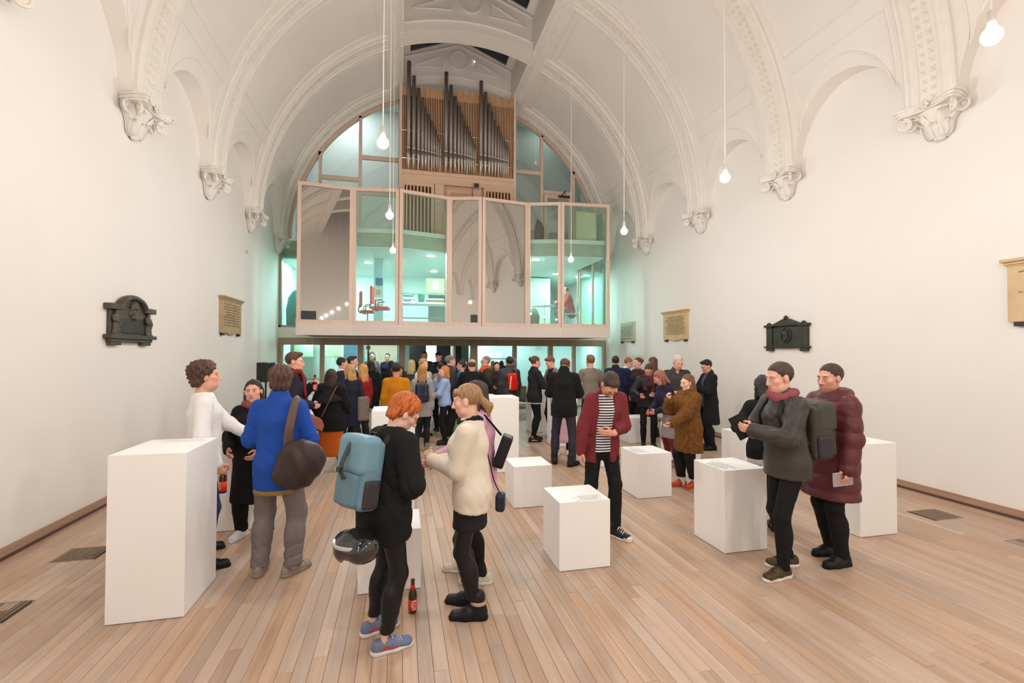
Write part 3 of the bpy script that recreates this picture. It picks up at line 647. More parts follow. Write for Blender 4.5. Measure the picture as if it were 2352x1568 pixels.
for x, w, y, lab in ((4.8, .9, 16.4, 'tall pale partition screen behind the seated man'), (2.9, .5, 16.8, 'tall narrow white cupboard behind the small table')):
    e = empty('tall_cabinet', (x, y, 2.5), 0, lab, 'cabinet'); b = MB().box((-w/2, -.2, 0), (w/2, .2, 1.95)).build('body', cool_wall, e)
    for s in (-1, 1): MB().box((s*w/4-w/4+.01, -.215, .03), (s*w/4+w/4-.01, -.201, 1.92)).build('door', pale_green, e)
# upper floor things: tall beige cabinet, cardboard box, black sack
e = empty('upper_cupboard', (5.35, 13.35, 5.0), 0, 'pale cupboard on the upper floor at the right', 'cupboard'); MB().box((-.32, -.3, 0), (.32, .3, .97)).build('body', mat('cupboard_paint', lin((208, 204, 170)), .7), e); MB().box((-.30, -.312, .03), (.30, -.3, .94)).build('door', mat('cupboard_paint2', lin((214, 210, 176)), .7), e)
o = MB().box((-.17, -.17, 0), (.17, .17, .3)).build('cardboard_box', mat('cardboard', lin((170, 126, 88)), .8), None, loc=(3.55, 13.1, 5.0)); tag(o, 'brown cardboard box on the upper floor right of the organ', 'box')
o = MB().tube([(0, 0, 0), (0, 0, .2), (.02, 0, .42), (.0, 0, .55), (-.04, 0, .66)], [.14, .16, .14, .09, .015], 8).build('black_sack', mat('black_sack', (.012, .011, .01), .5), None, True, (3.88, 13.05, 5.0)); tag(o, 'black sack slumped beside the cardboard box', 'sack')
# ---- organ
og = empty('pipe_organ', (0, 13.75, 5.0), 0, 'pipe organ in a pale wood case with three ranks of metal pipes', 'organ')
pipe_m = mat('organ_pipe_metal', lin((158, 150, 142)), .42, .55); pipe_hi = mat('pipe_lip', lin((250, 246, 240)), .3, .2); pipe_ft = mat('pipe_foot_metal', lin((206, 198, 190)), .4, .6)
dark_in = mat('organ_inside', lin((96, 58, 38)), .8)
def ob(name, a, b, m): return MB().box((a[0], a[1], a[2]-5.0), (b[0], b[1], b[2]-5.0)).build(name, m, og)
ob('side_post', (-.07, 0, 5.0), (.01, .55, 9.56), timber); ob('side_post', (3.29, 0, 5.0), (3.37, .55, 9.56), timber)
ob('back_board', (.01, .16, 7.03), (3.29, .19, 9.46), dark_in)
ob('upper_rail', (.01, -.01, 6.92), (3.29, .5, 7.03), organ_wood); ob('main_beam', (.01, .0, 6.68), (3.29, .4, 6.915), organ_wood)
ob('head_rail', (.01, .07, 9.22), (3.29, .10, 9.47), slat_wood)
m = MB()
for k in range(66):
    x = .03+k*.0493; zt = 9.44+.1*math.sin(math.pi*k/65); m.box((x, .03, 7.03-5), (x+.024, .068, zt-5))
m.build('wood_slats', slat_wood, og)['kind'] = 'stuff'
GX = [[.188, .331, .466, .58, .675, .76, .843, .911, .976, 1.03, 1.087], [1.25, 1.393, 1.515, 1.624, 1.715, 1.808, 1.882, 1.947, 2.004, 2.06, 2.109], [2.278, 2.412, 2.532, 2.629, 2.721, 2.806, 2.879, 2.947, 3.004, 3.059, 3.106]]
GT = [[10.118, 9.709, 9.366, 9.088, 8.853, 8.649, 8.47, 8.307, 8.203, 8.073, 7.982], [9.951, 9.586, 9.268, 8.996, 8.77, 8.583, 8.417, 8.273, 8.14, 8.02, 7.92], [9.831, 9.506, 9.178, 8.92, 8.71, 8.53, 8.376, 8.244, 8.12, 8.01, 7.91]]
for g in range(3):
    for k in range(11):
        r = .058*(1-k*.064); x = GX[g][k]; zt = GT[g][k]-5; zm = 2.47
        p = MB().lathe([(r, zm), (r, zt), (r*.9, zt), (r*.9, zt-.03)], 14, (x, -.07, 0)).build('pipe', pipe_m, og, True)
        MB().lathe([(r*.28, 2.03), (r*.98, zm-.06), (r, zm)], 12, (x, -.07, 0)).build('pipe_foot', pipe_ft, p, True)
        hl = 2.60-.010*k
        MB().box((x-r*.62, -.07-r*1.0, zm+.02), (x+r*.62, -.07-r*.9, hl)).build('mouth', mat('pipe_mouth', lin((120, 112, 106)), .4, .5), p)
        MB().box((x-r*.7, -.07-r*1.04, hl), (x+r*.7, -.07-r*.8, hl+.022)).build('lip', pipe_hi, p)
m = MB()
for z in (7.35, 8.15):
    m.tube([(.0, -.02, z-5), (3.3, -.02, z-5)], .008, 6)
m.build('stay_rod', chrome, og)
# lower case: louvred panels, centre panel, posts
ob('lower_back', (.01, .12, 5.0), (3.29, .15, 6.68), organ_wood)
for x0, x1 in ((.06, .87), (2.43, 3.22)):
    ob('panel_stile', (x0-.05, -.005, 5.0), (x0+.03, .1, 6.68), organ_wood); ob('panel_stile', (x1-.03, -.005, 5.0), (x1+.06, .1, 6.68), organ_wood); ob('panel_rail', (x0+.03, -.005, 6.59), (x1-.03, .1, 6.68), organ_wood)
    ob('dark_opening', (x0+.03, .10, 5.0), (x1-.03, .118, 6.59), dark_in)
    for k in range(7):
        x = x0+.07+k*(x1-x0-.1)/7; ob('louvre_bar', (x, .01, 5.02), (x+.042, .06, 6.59), slat_wood)
ob('centre_post', (.95, -.01, 5.0), (1.21, .1, 6.675), organ_wood); ob('centre_post', (2.06, -.01, 5.0), (2.30, .1, 6.675), organ_wood)
ob('centre_panel', (1.30, .04, 5.9), (2.03, .1, 6.57), organ_wood); ob('music_desk', (1.40, .0, 6.0), (1.93, .04, 6.47), woodmat('desk_wood', lin((218, 172, 138)), lin((204, 156, 124)), 'x', 1, .5))
ob('console', (1.15, -.5, 5.0), (2.2, .0, 5.75), organ_wood); ob('keyboard', (1.25, -.62, 5.62), (2.1, -.5, 5.70), white_paint)
for r_ in range(3):
    for k in range(4): MB().lathe([(.0, -.02), (.012, -.02), (.012, .02), (.0, .03)], 8, (1.02+.035*r_, -.03, 1.18-.09*k)).build('stop_knob', white_paint, og)
e = MB().box((-.07, -.06, -.09), (.10, .02, .07)).build('monitor_speaker', mat('beige_speaker', lin((206, 184, 160)), .6), og, False, (2.13, -.06, 1.70)); MB().box((-.055, -.064, -.075), (.085, -.06, .055)).build('speaker_grille', dark_iron, e)
# hanging sensor and small metal pendant near the organ
o = empty('hanging_sensor', (1.95, 13.1, 9.95), 0, 'small white box hanging on a wire in front of the organ gable', 'sensor'); MB().box((-.05, -.05, 0), (.05, .05, .11)).build('housing', white_paint, o); MB().tube([(0, 0, .11), (0, 0, 1.0)], .004, 5).build('wire', cord_m, o); MB().box((.015, -.055, .02), (.045, -.05, .07)).build('lens', emat('sensor_led', (1, .95, .85), 3), o)
o = empty('small_pendant', (3.85, 13.3, 7.35), 0, 'small bell-shaped pendant hanging right of the organ', 'lamp'); MB().lathe([(.055, 0), (.06, .01), (.025, .05), (.018, .12), (.004, .14)], 14).build('shade', white_paint, o, True); MB().tube([(0, 0, .14), (0, 0, 9.25-7.35)], .006, 6).build('cord', cord_m, o)
# ---- foyer behind the lower screen
def fbox(name, a, b, m, lab, cat): o = MB().box((0, 0, 0), (b[0]-a[0], b[1]-a[1], b[2]-a[2])).build(name, m, None, loc=a); return tag(o, lab, cat)
structure(MB().box((-1.05, 17.3, 0), (-1.0, 19.99, 2.33)).build('wall_foyer_left', cool_wall), 'foyer side partition left of the doors')
structure(MB().box((-1.0, 16.3, 0), (-.1, 16.35, 2.33)).build('wall_foyer_cream', mat('cream_wall', lin((232, 214, 190)), .8)), 'cream foyer wall seen beside the open door')
structure(MB().box((-1.22, 15.0, 0), (-1.16, 16.3, 2.33)).build('wall_foyer_return', mat('cream_wall2', lin((232, 214, 190)), .8)), 'short cream return wall in the foyer')
dd = structure(MB().box((.35, 18.6, 0), (2.35, 18.68, 2.2)).build('door_2', mat('black_door', (.012, .011, .011), .4)), 'black double doors at the back of the foyer')
MB().box((.98, 18.58, .05), (1.38, 18.599, 2.1)).build('lit_opening', emat('lit_room', (.45, .8, 1.0), 2.2), dd)
structure(MB().box((2.45, 17.2, 0), (6.69, 17.3, 2.33)).build('wall_foyer_right', mat('foyer_right', lin((206, 226, 224)), .75)), 'white foyer wall with cupboards')
ku = empty('wall_cupboard', (3.1, 17.0, .0), 0, 'white cupboard pair in the foyer behind the screen', 'cupboard')
MB().box((-.55, 0, 1.15), (.55, .19, 1.75)).build('body', white_paint, ku)
for s in (-1, 1): MB().box((s*.275-.265, -.02, 1.16), (s*.275+.265, -.001, 1.74)).build('door', white_paint, ku)
for k, (x, lab) in enumerate(((-3.0, 'green grey wall cabinet in the kitchen, left'), (-2.1, 'white wall cabinet in the kitchen, right'))):
    e = empty('wall_cabinet', (x, 16.2, 1.62), 0, lab, 'cabinet'); MB().box((-.28, 0, 0), (.28, .3, .5)).build('body', pale_green, e); MB().box((-.27, -.02, .01), (.27, -.001, .49)).build('door', mat('cab_door_%d' % k, lin(((176, 200, 180), (214, 226, 204))[k]), .6), e)
structure(MB().box((XL, 17.0, 0), (-1.1, 17.05, 2.33)).build('wall_kitchen', cool_wall), 'white kitchen wall')
e = empty('kitchen_counter', (-2.2, 16.6, 0), 0, 'white kitchen counter with grey top behind the screen', 'counter'); MB().box((-1.1, 0, 0), (1.1, .38, .86)).build('body', cool_wall, e); MB().box((-1.1, -.02, .86), (1.1, .38, .90)).build('worktop', grey_fl, e)
o = fbox('hatch_window', (-2.05, 16.96, 1.35), (-1.2, 16.999, 2.05), mat('dusk_blue', lin((70, 130, 160)), .3, var=.2, vscale=6), 'blue window in the kitchen wall', 'window')
st = empty('white_stair', (5.6, 15.6, 0), 0, 'white stair rising behind the right end of the screen', 'stair')
for k in range(6): MB().box((-.5, .25*k, .17*k), (.5, .25*k+.27, .17*(k+1))).build('step', white_paint, st)
e = empty('exit_sign', (-.98, 14.60, 1.88), 0, 'small green exit sign at the top of the screen', 'sign'); MB().box((.0, -.012, 0), (.12, 0, .09)).build('plate', mat('exit_green', lin((30, 120, 70)), .5), e); MB().box((.02, -.015, .02), (.05, -.0125, .07)).box((.06, -.015, .035), (.1, -.0125, .055)).build('pictogram', white_paint, e)
# ================================================================== FIGURE ENGINE (implicit surfaces -> one continuous mesh)
f32 = np.float32
def A(*v): return np.array(v, f32)
def smin(a, b, k):
    if k <= 0: return np.minimum(a, b)
    h = np.clip(.5+.5*(b-a)/k, 0, 1); return b*(1-h)+a*h-k*h*(1-h)
def cap(a, b, ra, rb, k=.02):
    a, b = A(*a), A(*b); ba = b-a; l2 = float(ba@ba)+1e-9
    def f(P):
        pa = P-a; t = np.clip(pa@ba/l2, 0, 1); q = pa-t[:, None]*ba
        return np.sqrt(np.einsum('ij,ij->i', q, q))-(ra+(rb-ra)*t)
    return (f, k, np.minimum(a-ra, b-rb).min(0) if False else (np.minimum(a-ra, b-rb), np.maximum(a+ra, b+rb)), '+')
def ecap(a, b, ra, rb, u=(1, 0, 0), k=.03):
    """elliptic capsule: radii (side, front) at both ends; u = side axis"""
    a, b, u = A(*a), A(*b), A(*u); ba = b-a; L = float(np.linalg.norm(ba))+1e-6; w = ba/L
    u = u-w*float(u@w); u /= np.linalg.norm(u); v = np.cross(w, u)
    m = max(max(ra), max(rb))
    def f(P):
        pa = P-a; s = pa@w; t = np.clip(s/L, 0, 1); rx = ra[0]+(rb[0]-ra[0])*t; ry = ra[1]+(rb[1]-ra[1])*t
        e = s-t*L; mn = np.minimum(rx, ry)
        x, y, z = (pa@u)/rx, (pa@v)/ry, e/mn
        k0 = np.sqrt(x*x+y*y+z*z)+1e-6; k1 = np.sqrt((x/rx)**2+(y/ry)**2+(z/mn)**2)+1e-6
        return k0*(k0-1)/k1
    return (f, k, (np.minimum(a, b)-m, np.maximum(a, b)+m), '+')
def ell(c, r, M=None, k=.015):
    c, r = A(*c), A(*r); m = float(r.max())
    def f(P):
        q = P-c
        if M is not None: q = q@M
        x = q/r; k0 = np.sqrt(np.einsum('ij,ij->i', x, x))+1e-6; y = x/r; k1 = np.sqrt(np.einsum('ij,ij->i', y, y))+1e-6
        return k0*(k0-1)/k1
    return (f, k, (c-m, c+m), '+')
def rbox(c, h, r, M=None, k=.0):
    c, h = A(*c), A(*h)-r; m = float(np.linalg.norm(h))+r
    def f(P):
        q = P-c
        if M is not None: q = q@M
        q = np.abs(q)-h; return np.sqrt((np.maximum(q, 0)**2).sum(1))+np.minimum(q.max(1), 0)-r
    return (f, k, (c-m, c+m), '+')
def plane(p, n, k=.01):      # keep the side the normal points AWAY from
    p, n = A(*p), A(*n); n = n/np.linalg.norm(n)
    return (lambda P: (P-p)@n, k, None, '&')
def sub(pr, k=None): return (pr[0], pr[1] if k is None else k, None, '-')
def inter(pr, k=None): return (pr[0], pr[1] if k is None else k, None, '&')
def ev(prims, P, disp=None):
    d = None
    for f, k, bb, op in prims:
        if op == '+' and d is not None and bb is not None:
            pad = k+.06; ins = np.all((P > bb[0]-pad) & (P < bb[1]+pad), 1)
            if not ins.any(): continue
            if ins.sum() < .7*len(P):
                d[ins] = smin(d[ins], f(P[ins]).astype(f32), k); continue
        v = f(P).astype(f32)
        if d is None: d = v
        elif op == '+': d = smin(d, v, k)
        elif op == '-': d = -smin(-d, v, k)
        else: d = -smin(-d, -v, k)
    if disp is not None: d = d+disp(P)
    return d
def sdf_mesh(prims, h, disp=None, pad=.02):
    lo = np.min([p[2][0] for p in prims if p[3] == '+' and p[2] is not None], 0)-pad-h
    hi = np.max([p[2][1] for p in prims if p[3] == '+' and p[2] is not None], 0)+pad+h
    n = np.ceil((hi-lo)/(4*h)).astype(int)*4+1; nc = (n-1)//4+1
    ax = [lo[i]+np.arange(nc[i])*4*h for i in range(3)]
    G = np.stack(np.meshgrid(*ax, indexing='ij'), -1).reshape(-1, 3).astype(f32)
    Dc = ev(prims, G, disp).reshape(nc); act = np.abs(Dc) < 4*h*1.45+.012
    ci = [(np.arange(n[i])+2)//4 for i in range(3)]
    D = Dc[np.ix_(*ci)]; m = act[np.ix_(*ci)]
    I = np.argwhere(m); D = D.copy(); D[m] = ev(prims, (lo+I*h).astype(f32), disp)
    s = D < 0
    c = np.zeros(np.array(s.shape)-1, np.int8); off = [(i, j, k) for i in (0, 1) for j in (0, 1) for k in (0, 1)]
    sl = lambda o, arr: arr[o[0]:arr.shape[0]-1+o[0], o[1]:arr.shape[1]-1+o[1], o[2]:arr.shape[2]-1+o[2]]
    for o in off: c += sl(o, s)
    C = np.argwhere((c > 0) & (c < 8))
    if len(C) == 0: return np.zeros((0, 3)), []
    val = np.stack([D[C[:, 0]+o[0], C[:, 1]+o[1], C[:, 2]+o[2]] for o in off], 1); oo = np.array(off, float)
    acc = np.zeros((len(C), 3)); cnt = np.zeros(len(C))
    for a in range(8):
        for b in range(a+1, 8):
            if np.abs(oo[a]-oo[b]).sum() == 1:
                va, vb = val[:, a], val[:, b]; x = (va < 0) != (vb < 0); t = np.where(x, va/(va-vb+1e-12), 0)[:, None]
                acc += np.where(x[:, None], oo[a]+t*(oo[b]-oo[a]), 0); cnt += x
    V = lo+(C+acc/cnt[:, None])*h
    ids = np.full(c.shape, -1, np.int32); ids[C[:, 0], C[:, 1], C[:, 2]] = np.arange(len(C)); Q = []
    for ax_ in range(3):
        u, v = (ax_+1) % 3, (ax_+2) % 3
        a = [slice(None)]*3; b = [slice(None)]*3; a[ax_] = slice(0, -1); b[ax_] = slice(1, None)
        ch = s[tuple(a)] != s[tuple(b)]; E = np.argwhere(ch)
        E = E[(E[:, u] > 0) & (E[:, v] > 0) & (E[:, u] < n[u]-1) & (E[:, v] < n[v]-1)]
        def cell(du, dv):
            e = E.copy(); e[:, u] += du; e[:, v] += dv; return ids[e[:, 0], e[:, 1], e[:, 2]]
        q = np.stack([cell(-1, -1), cell(0, -1), cell(0, 0), cell(-1, 0)], 1)
        fl = s[E[:, 0], E[:, 1], E[:, 2]]; q[~fl] = q[~fl][:, ::-1]; Q.append(q)
    Q = np.concatenate(Q); Q = Q[(Q >= 0).all(1)]
    return V, Q
def quad_mesh(name, V, Q, col=None):
    me = bpy.data.meshes.new(name); me.vertices.add(len(V)); me.vertices.foreach_set('co', np.asarray(V, f32).ravel())
    me.loops.add(len(Q)*4); me.loops.foreach_set('vertex_index', np.asarray(Q, np.int32).ravel())
    me.polygons.add(len(Q)); me.polygons.foreach_set('loop_start', np.arange(0, len(Q)*4, 4, dtype=np.int32))
    try: me.polygons.foreach_set('loop_total', np.full(len(Q), 4, np.int32))
    except Exception: pass
    me.polygons.foreach_set('use_smooth', np.ones(len(Q), bool)); me.update(calc_edges=True)
    if col is not None:
        at = me.color_attributes.new('skin', 'FLOAT_COLOR', 'POINT'); at.data.foreach_set('color', np.concatenate([col, np.ones((len(V), 1))], 1).astype(f32).ravel())
    return me
def rotx(a): c, s = math.cos(a), math.sin(a); return np.array([[1, 0, 0], [0, c, -s], [0, s, c]])
def roty(a): c, s = math.cos(a), math.sin(a); return np.array([[c, 0, s], [0, 1, 0], [-s, 0, c]])
def rotz(a): c, s = math.cos(a), math.sin(a); return np.array([[c, -s, 0], [s, c, 0], [0, 0, 1]])
def norm(v): v = np.array(v, float); return v/(np.linalg.norm(v)+1e-9)
def ik(S, T, l1, l2, hint):
    S, T = np.array(S, float), np.array(T, float); d = T-S; L = np.linalg.norm(d); mx = (l1+l2)*.995
    if L > mx: T = S+d/L*mx; d = T-S; L = mx
    L = max(L, abs(l1-l2)+.02); n = d/np.linalg.norm(d); a = (l1*l1-l2*l2+L*L)/(2*L); hgt = math.sqrt(max(0, l1*l1-a*a))
    h = np.array(hint, float); h = h-n*h.dot(n); h = norm(h); return S+n*a+h*hgt, T
DEF_HAIR = (70, 50, 36)
skin_mat = mat('skin', (.6, .4, .3), .5, attr='skin', var=.03, vscale=30, spec=.35)
def hairmat(c):
    return mat('hair_%d_%d_%d' % c, lin(c), .45, var=.35, vscale=30, bump=.5, bscale=45, stretch=(3, 3, .5), spec=.4)
def cloth(c, kind='cotton'):
    k = {'cotton': dict(rough=.85, var=.06, vscale=14, bump=.12, bscale=160), 'wool': dict(rough=.95, var=.06, vscale=10, bump=.3, bscale=220), 'nylon': dict(rough=.45, var=.05, vscale=10, bump=.08, bscale=30), 'denim': dict(rough=.85, var=.15, vscale=12, bump=.15, bscale=250),
         'fur': dict(rough=.9, var=.35, vscale=26, bump=1.0, bscale=70), 'leather': dict(rough=.4, var=.08, vscale=20, bump=.15, bscale=120), 'knit': dict(rough=.95, var=.03, vscale=12, bump=.25, bscale=150)}[kind]
    return mat('%s_%d_%d_%d' % (kind, *c), lin(c), spec=.3, **k)
def stripe_mat(name, c1, c2, per):
    if name in MATS: return MATS[name]
    m = mat(name, lin(c1), .85); n = m.node_tree.nodes; L = m.node_tree.links; b = n['Principled BSDF']
    tc = n.new('ShaderNodeTexCoord'); sp = n.new('ShaderNodeSeparateXYZ'); L.new(tc.outputs['Object'], sp.inputs[0])
    mm = n.new('ShaderNodeMath'); mm.operation = 'PINGPONG'; L.new(sp.outputs[2], mm.inputs[0]); mm.inputs[1].default_value = per
    g = n.new('ShaderNodeMath'); g.operation = 'GREATER_THAN'; L.new(mm.outputs[0], g.inputs[0]); g.inputs[1].default_value = per*.5
    mx = n.new('ShaderNodeMix'); mx.data_type = 'RGBA'; L.new(g.outputs[0], mx.inputs[0]); mx.inputs[6].default_value = (*lin(c1), 1); mx.inputs[7].default_value = (*lin(c2), 1)
    L.new(mx.outputs[2], b.inputs['Base Color']); return m
# ---- shoes (shared meshes): style -> (upper, sole)
SHOES = {}
def shoe_mesh(style):
    if style in SHOES: return SHOES[style]
    h = .007
    up = [ecap((0, -.075, .055), (0, .03, .055), (.037, .045), (.040, .045), k=.03), ecap((0, .03, .045), (0, .135, .034), (.043, .036), (.040, .024), k=.03), cap((0, -.075, .03), (0, .13, .03), .036, .036, .02)]
    if style == 'boot': up += [cap((0, -.055, .06), (0, -.045, .17), .048, .052, .03)]
    elif style == 'high': up += [cap((0, -.06, .06), (0, -.05, .13), .042, .044, .03)]
    else: up += [sub(ell((0, -.045, .125), (.034, .055, .04)), .01)]
    up += [plane((0, 0, .018), (0, 0, -1), .004)]
    V, Q = sdf_mesh(up, h); m1 = quad_mesh('upper', V, Q)
    hs = .03 if style in ('run', 'boot') else .022
    so = [ecap((0, -.078, .02), (0, .05, .02), (.043, .045), (.046, .045), k=.02), ecap((0, .05, .02), (0, .14, .02), (.047, .045), (.038, .045), k=.02), plane((0, 0, 0), (0, 0, -1), .003), plane((0, 0, hs), (0, 0, 1), .003)]
    V, Q = sdf_mesh(so, h); m2 = quad_mesh('sole', V, Q)
    SHOES[style] = (m1, m2); return SHOES[style]
# ---- figure
class Fig: pass
def head_prims(T, k=1.0):
    """T: function head-frame point -> body frame, R: rotation"""
    pt, R, s = T
    E = lambda c, r, kk=.012: ell(pt(c), [q*s for q in r], R.astype(f32), kk*s)
    Cp = lambda a, b, ra, rb, kk=.012: cap(pt(a), pt(b), ra*s, rb*s, kk*s)
    pr = [E((0, -.014, .030), (.077, .096, .088), .02), E((0, .030, -.048), (.059, .060, .076), .03), E((0, .052, -.104), (.024, .026, .020), .02)]
    for x in (-1, 1):
        pr += [E((x*.046, .012, -.072), (.018, .030, .028), .02), E((x*.042, .056, -.022), (.024, .024, .022), .02)]
    pr += [Cp((-.038, .079, .026), (.038, .079, .026), .012, .012, .014)]
    for x in (-1, 1): pr += [sub(E((x*.031, .098, .003), (.019, .016, .012)), .010*s)]
    for x in (-1, 1): pr += [E((x*.031, .0765, .002), (.0135, .0135, .0125), .003)]
    pr += [Cp((0, .088, .016), (0, .108, -.034), .008, .0135, .010), E((-.012, .097, -.040), (.009, .012, .008), .006), E((.012, .097, -.040), (.009, .012, .008), .006)]
    pr += [Cp((-.017, .081, -.0625), (.017, .081, -.0625), .0075, .0075, .008), Cp((-.013, .081, -.074), (.013, .081, -.074), .008, .008, .006)]
    for x in (-1, 1): pr += [E((x*.079, -.006, -.004), (.009, .021, .033), .006)]
    return pr
def hand_prims(W, D, Nn, side, curl, s, spread=.0, grip=None):
    """wrist W, finger direction D, palm normal Nn; side +1 right hand; curl 0..1"""
    D = norm(D); Nn = norm(np.array(Nn)-D*np.dot(Nn, D)); X = np.cross(D, Nn)*side       # X towards the thumb side
    W = np.array(W, float)
    P = lambda x, d, n: W+(X*x+D*d+Nn*n)*s
    pr = [cap(W-D*.05*s, P(0, .01, 0), .028*s, .027*s, .02), ecap(P(0, .015, 0), P(.002, .078, 0), (.030*s, .015*s), (.040*s, .014*s), u=X, k=.02)]
    Ls = [(.027, .086, .070), (.009, .090, .078), (-.010, .087, .073), (-.028, .079, .058)]; rr_ = (.0090, .0093, .0090, .0080)
    for (x, d, L), r in zip(Ls, rr_):
        p = P(x, d, 0); ang = .15; dirs = D+X*x*spread*8
        seg = (.45, .32, .23); c = curl*1.25
        for q, fr in enumerate(seg):
            ang += c*(.75 if q == 0 else .95); dd = norm(dirs*math.cos(ang)+Nn*math.sin(ang)); e = p+dd*L*fr*s
            pr.append(cap(p, e, r*s*(1-.06*q), r*s*(.95-.07*q), .004)); p = e
    t0 = P(.024, .022, .006); t1 = P(.052, .046, .016+.02*curl); t2 = P(.056-.022*curl, .074, .026+.026*curl); t3 = P(.050-.034*curl, .094, .032+.03*curl)
    pr += [cap(t0, t1, .016*s, .012*s, .012), cap(t1, t2, .0115*s, .0105*s, .004), cap(t2, t3, .0105*s, .0085*s, .004)]
    return pr
QUAL = {0: dict(cl=.0105, head=.0055, hand=.0055, body=.03), 1: dict(cl=.0178, head=.0092, hand=.0095, body=.04), 2: dict(cl=.025, head=.0115, hand=.0135, body=.045)}
def person(x, y, face, H, label, hair=('short', DEF_HAIR), skin=(222, 172, 146), q=1, z=0.0, lean=0.0, side=0.0, tw=0.0, head=(0, 0, 0), Lh=None, Rh=None, Lc=.35, Rc=.35, Ln=None, Rn=None, Ld=None, Rd=None, Lf=None, Rf=None, wear=(), sex='m', build=1.0, beard=None, glasses=False, Le=None, Re=None, seated=False, lips=None):
    s = H/1.75; Qd = QUAL[q]; F = Fig()
    root = empty('person', (x, y, z), -math.radians(face), label, 'person'); F.root = root
    R3 = rotz(-math.radians(tw))@rotx(-lean)@roty(side)
    hipz = .93 if not seated else .50
    hc = np.array((0, 0, hipz)); dz = hipz-.93
    U = lambda p: (R3@(np.array(p, float)+(0, 0, dz)-hc)+hc)*s                # upper body
    Lw = lambda p: np.array(p, float)*s                                         # lower body
    sx = .172*build if sex == 'm' else .150*build
    ux = R3@np.array((1., 0, 0)); uy = R3@np.array((0, 1., 0)); uz = R3@np.array((0, 0, 1.))
    SH = {1: U((sx, -.005, 1.395)), -1: U((-sx, -.005, 1.395))}
    nb = U((0, -.015, 1.455))
    RH = R3@rotz(-math.radians(head[1]))@rotx(-math.radians(head[0]))@roty(math.radians(head[2]))
    pivot = U((0, -.012, 1.515)); hp = lambda c: pivot+(RH@(np.array(c, float)*1.04+(0, .018, .108)))*s
    HT = (hp, RH, s*1.04); F.hp = hp; F.RH = RH; F.U = U; F.s = s; F.SH = SH; F.ux, F.uy, F.uz = ux, uy, uz
    # arms
    arms = {}
    for sd, tgt, eh in ((1, Rh, Re), (-1, Lh, Le)):
        t = U((sd*(sx+.055), .05, .82)) if tgt is None else np.array(tgt, float)*s
        el, t = ik(SH[sd], t, .285*s, .255*s, R3@np.array(eh if eh is not None else (sd*.55, -.8, -.25))); arms[sd] = (el, t)
    F.arms = arms
    legs = {}
    for sd, ft in ((1, Rf), (-1, Lf)):
        ft = ft if ft is not None else (sd*.10, 0, sd*8); fz = ft[3] if len(ft) > 3 else 0.0
        hpj = Lw((sd*.088, 0, hipz-.01)); an = Lw((ft[0], ft[1]-.035, .085+fz)); kn, an = ik(hpj, an, .43*s, .425*s, (sd*.08+math.sin(math.radians(ft[2]))*.6, 1, 0)); legs[sd] = (hpj, kn, an, ft)
    F.legs = legs
    # ---- skin body
    sk = np.array(lin(skin))
    hcol = np.array(lin(hair[1]))
    pr = head_prims(HT)+[cap(hp((0, -.022, -.06)), nb-uz*.02*s, .052*s, .060*s, .02)]
    if sex == 'm': pr += [ell(hp((0, .03, -.075)), (.062*s, .055*s, .05*s), RH.astype(f32), .03)]
    V, Qs = sdf_mesh(pr, Qd['head'])
    col = np.tile(sk, (len(V), 1)); hl = (((V-pivot)/s)@RH-(0, .018, .108))/1.04
    def blend(mask, c, w=1.0): col[mask] = col[mask]*(1-w)+np.array(c)*w
    ax_ = np.abs(hl[:, 0])
    blend((hl[:, 1] > .03) & (np.hypot(ax_-.045, hl[:, 2]+.03) < .028), sk*(1.0, .80, .78), .5)
    lp = np.array(lin(lips)) if lips else sk*(.80, .48, .46)
    def soft(w, c): col[:] = col*(1-w[:, None])+np.array(c)*w[:, None]
    front = (hl[:, 1] > .05)
    soft(np.clip(1.8*(1-(ax_/.026)**2-((hl[:, 2]+.0685)/.013)**2), 0, 1)*.7*front, lp)
    soft(np.clip(2.5*(1-(ax_/.024)**2-((hl[:, 2]+.0685)/.0028)**2), 0, 1)*.6*front, lp*.4)
    soft(np.clip(2*(1-((ax_-.031)/.021)**2-((hl[:, 2]-.0235+5*(ax_-.031)**2)/.0055)**2), 0, 1)*.65*front, hcol*.7 if hair[0] != 'bald' else sk*.4)
    ed = np.hypot(ax_-.031, (hl[:, 2]-.002)*1.5)
    blend((ed < .0105) & (hl[:, 1] > .06), (.50, .46, .43)); blend((ed < .0060) & (hl[:, 1] > .06), (.03, .02, .015))
    blend((np.abs(ed-.0145) < .002) & (hl[:, 1] > .06) & (hl[:, 2] > .002), (.03, .02, .02), .7)
    if beard: blend((hl[:, 2] < -.042) & (hl[:, 1] > -.01-.0*hl[:, 2]) & (hl[:, 2] > -.135) & ~((ax_ < .022) & (hl[:, 2] > -.08) & (hl[:, 2] < -.056) & (hl[:, 1] > .07)), np.array(lin(beard)), .45)
    Vs, Fs, Cs = [V], [Qs], [col]; nv = len(V)
    for sd, cu, nn_, dd_ in ((1, Rc, Rn, Rd), (-1, Lc, Ln, Ld)):
        el, t = arms[sd]; d = norm(t-el) if dd_ is None else np.array(dd_, float)
        pn = np.array(nn_, float) if nn_ is not None else R3@np.array((-sd*.9, .25, 0))
        V, Qs = sdf_mesh(hand_prims(t, d, pn, sd, cu, s), Qd['hand']); Vs.append(V); Fs.append(Qs+nv); nv += len(V); Cs.append(np.tile(sk*(1.0, .93, .92), (len(V), 1)))
        F.__dict__['R' if sd > 0 else 'L'] = dict(w=t, d=norm(d), n=norm(pn-norm(d)*np.dot(pn, norm(d))), el=el)
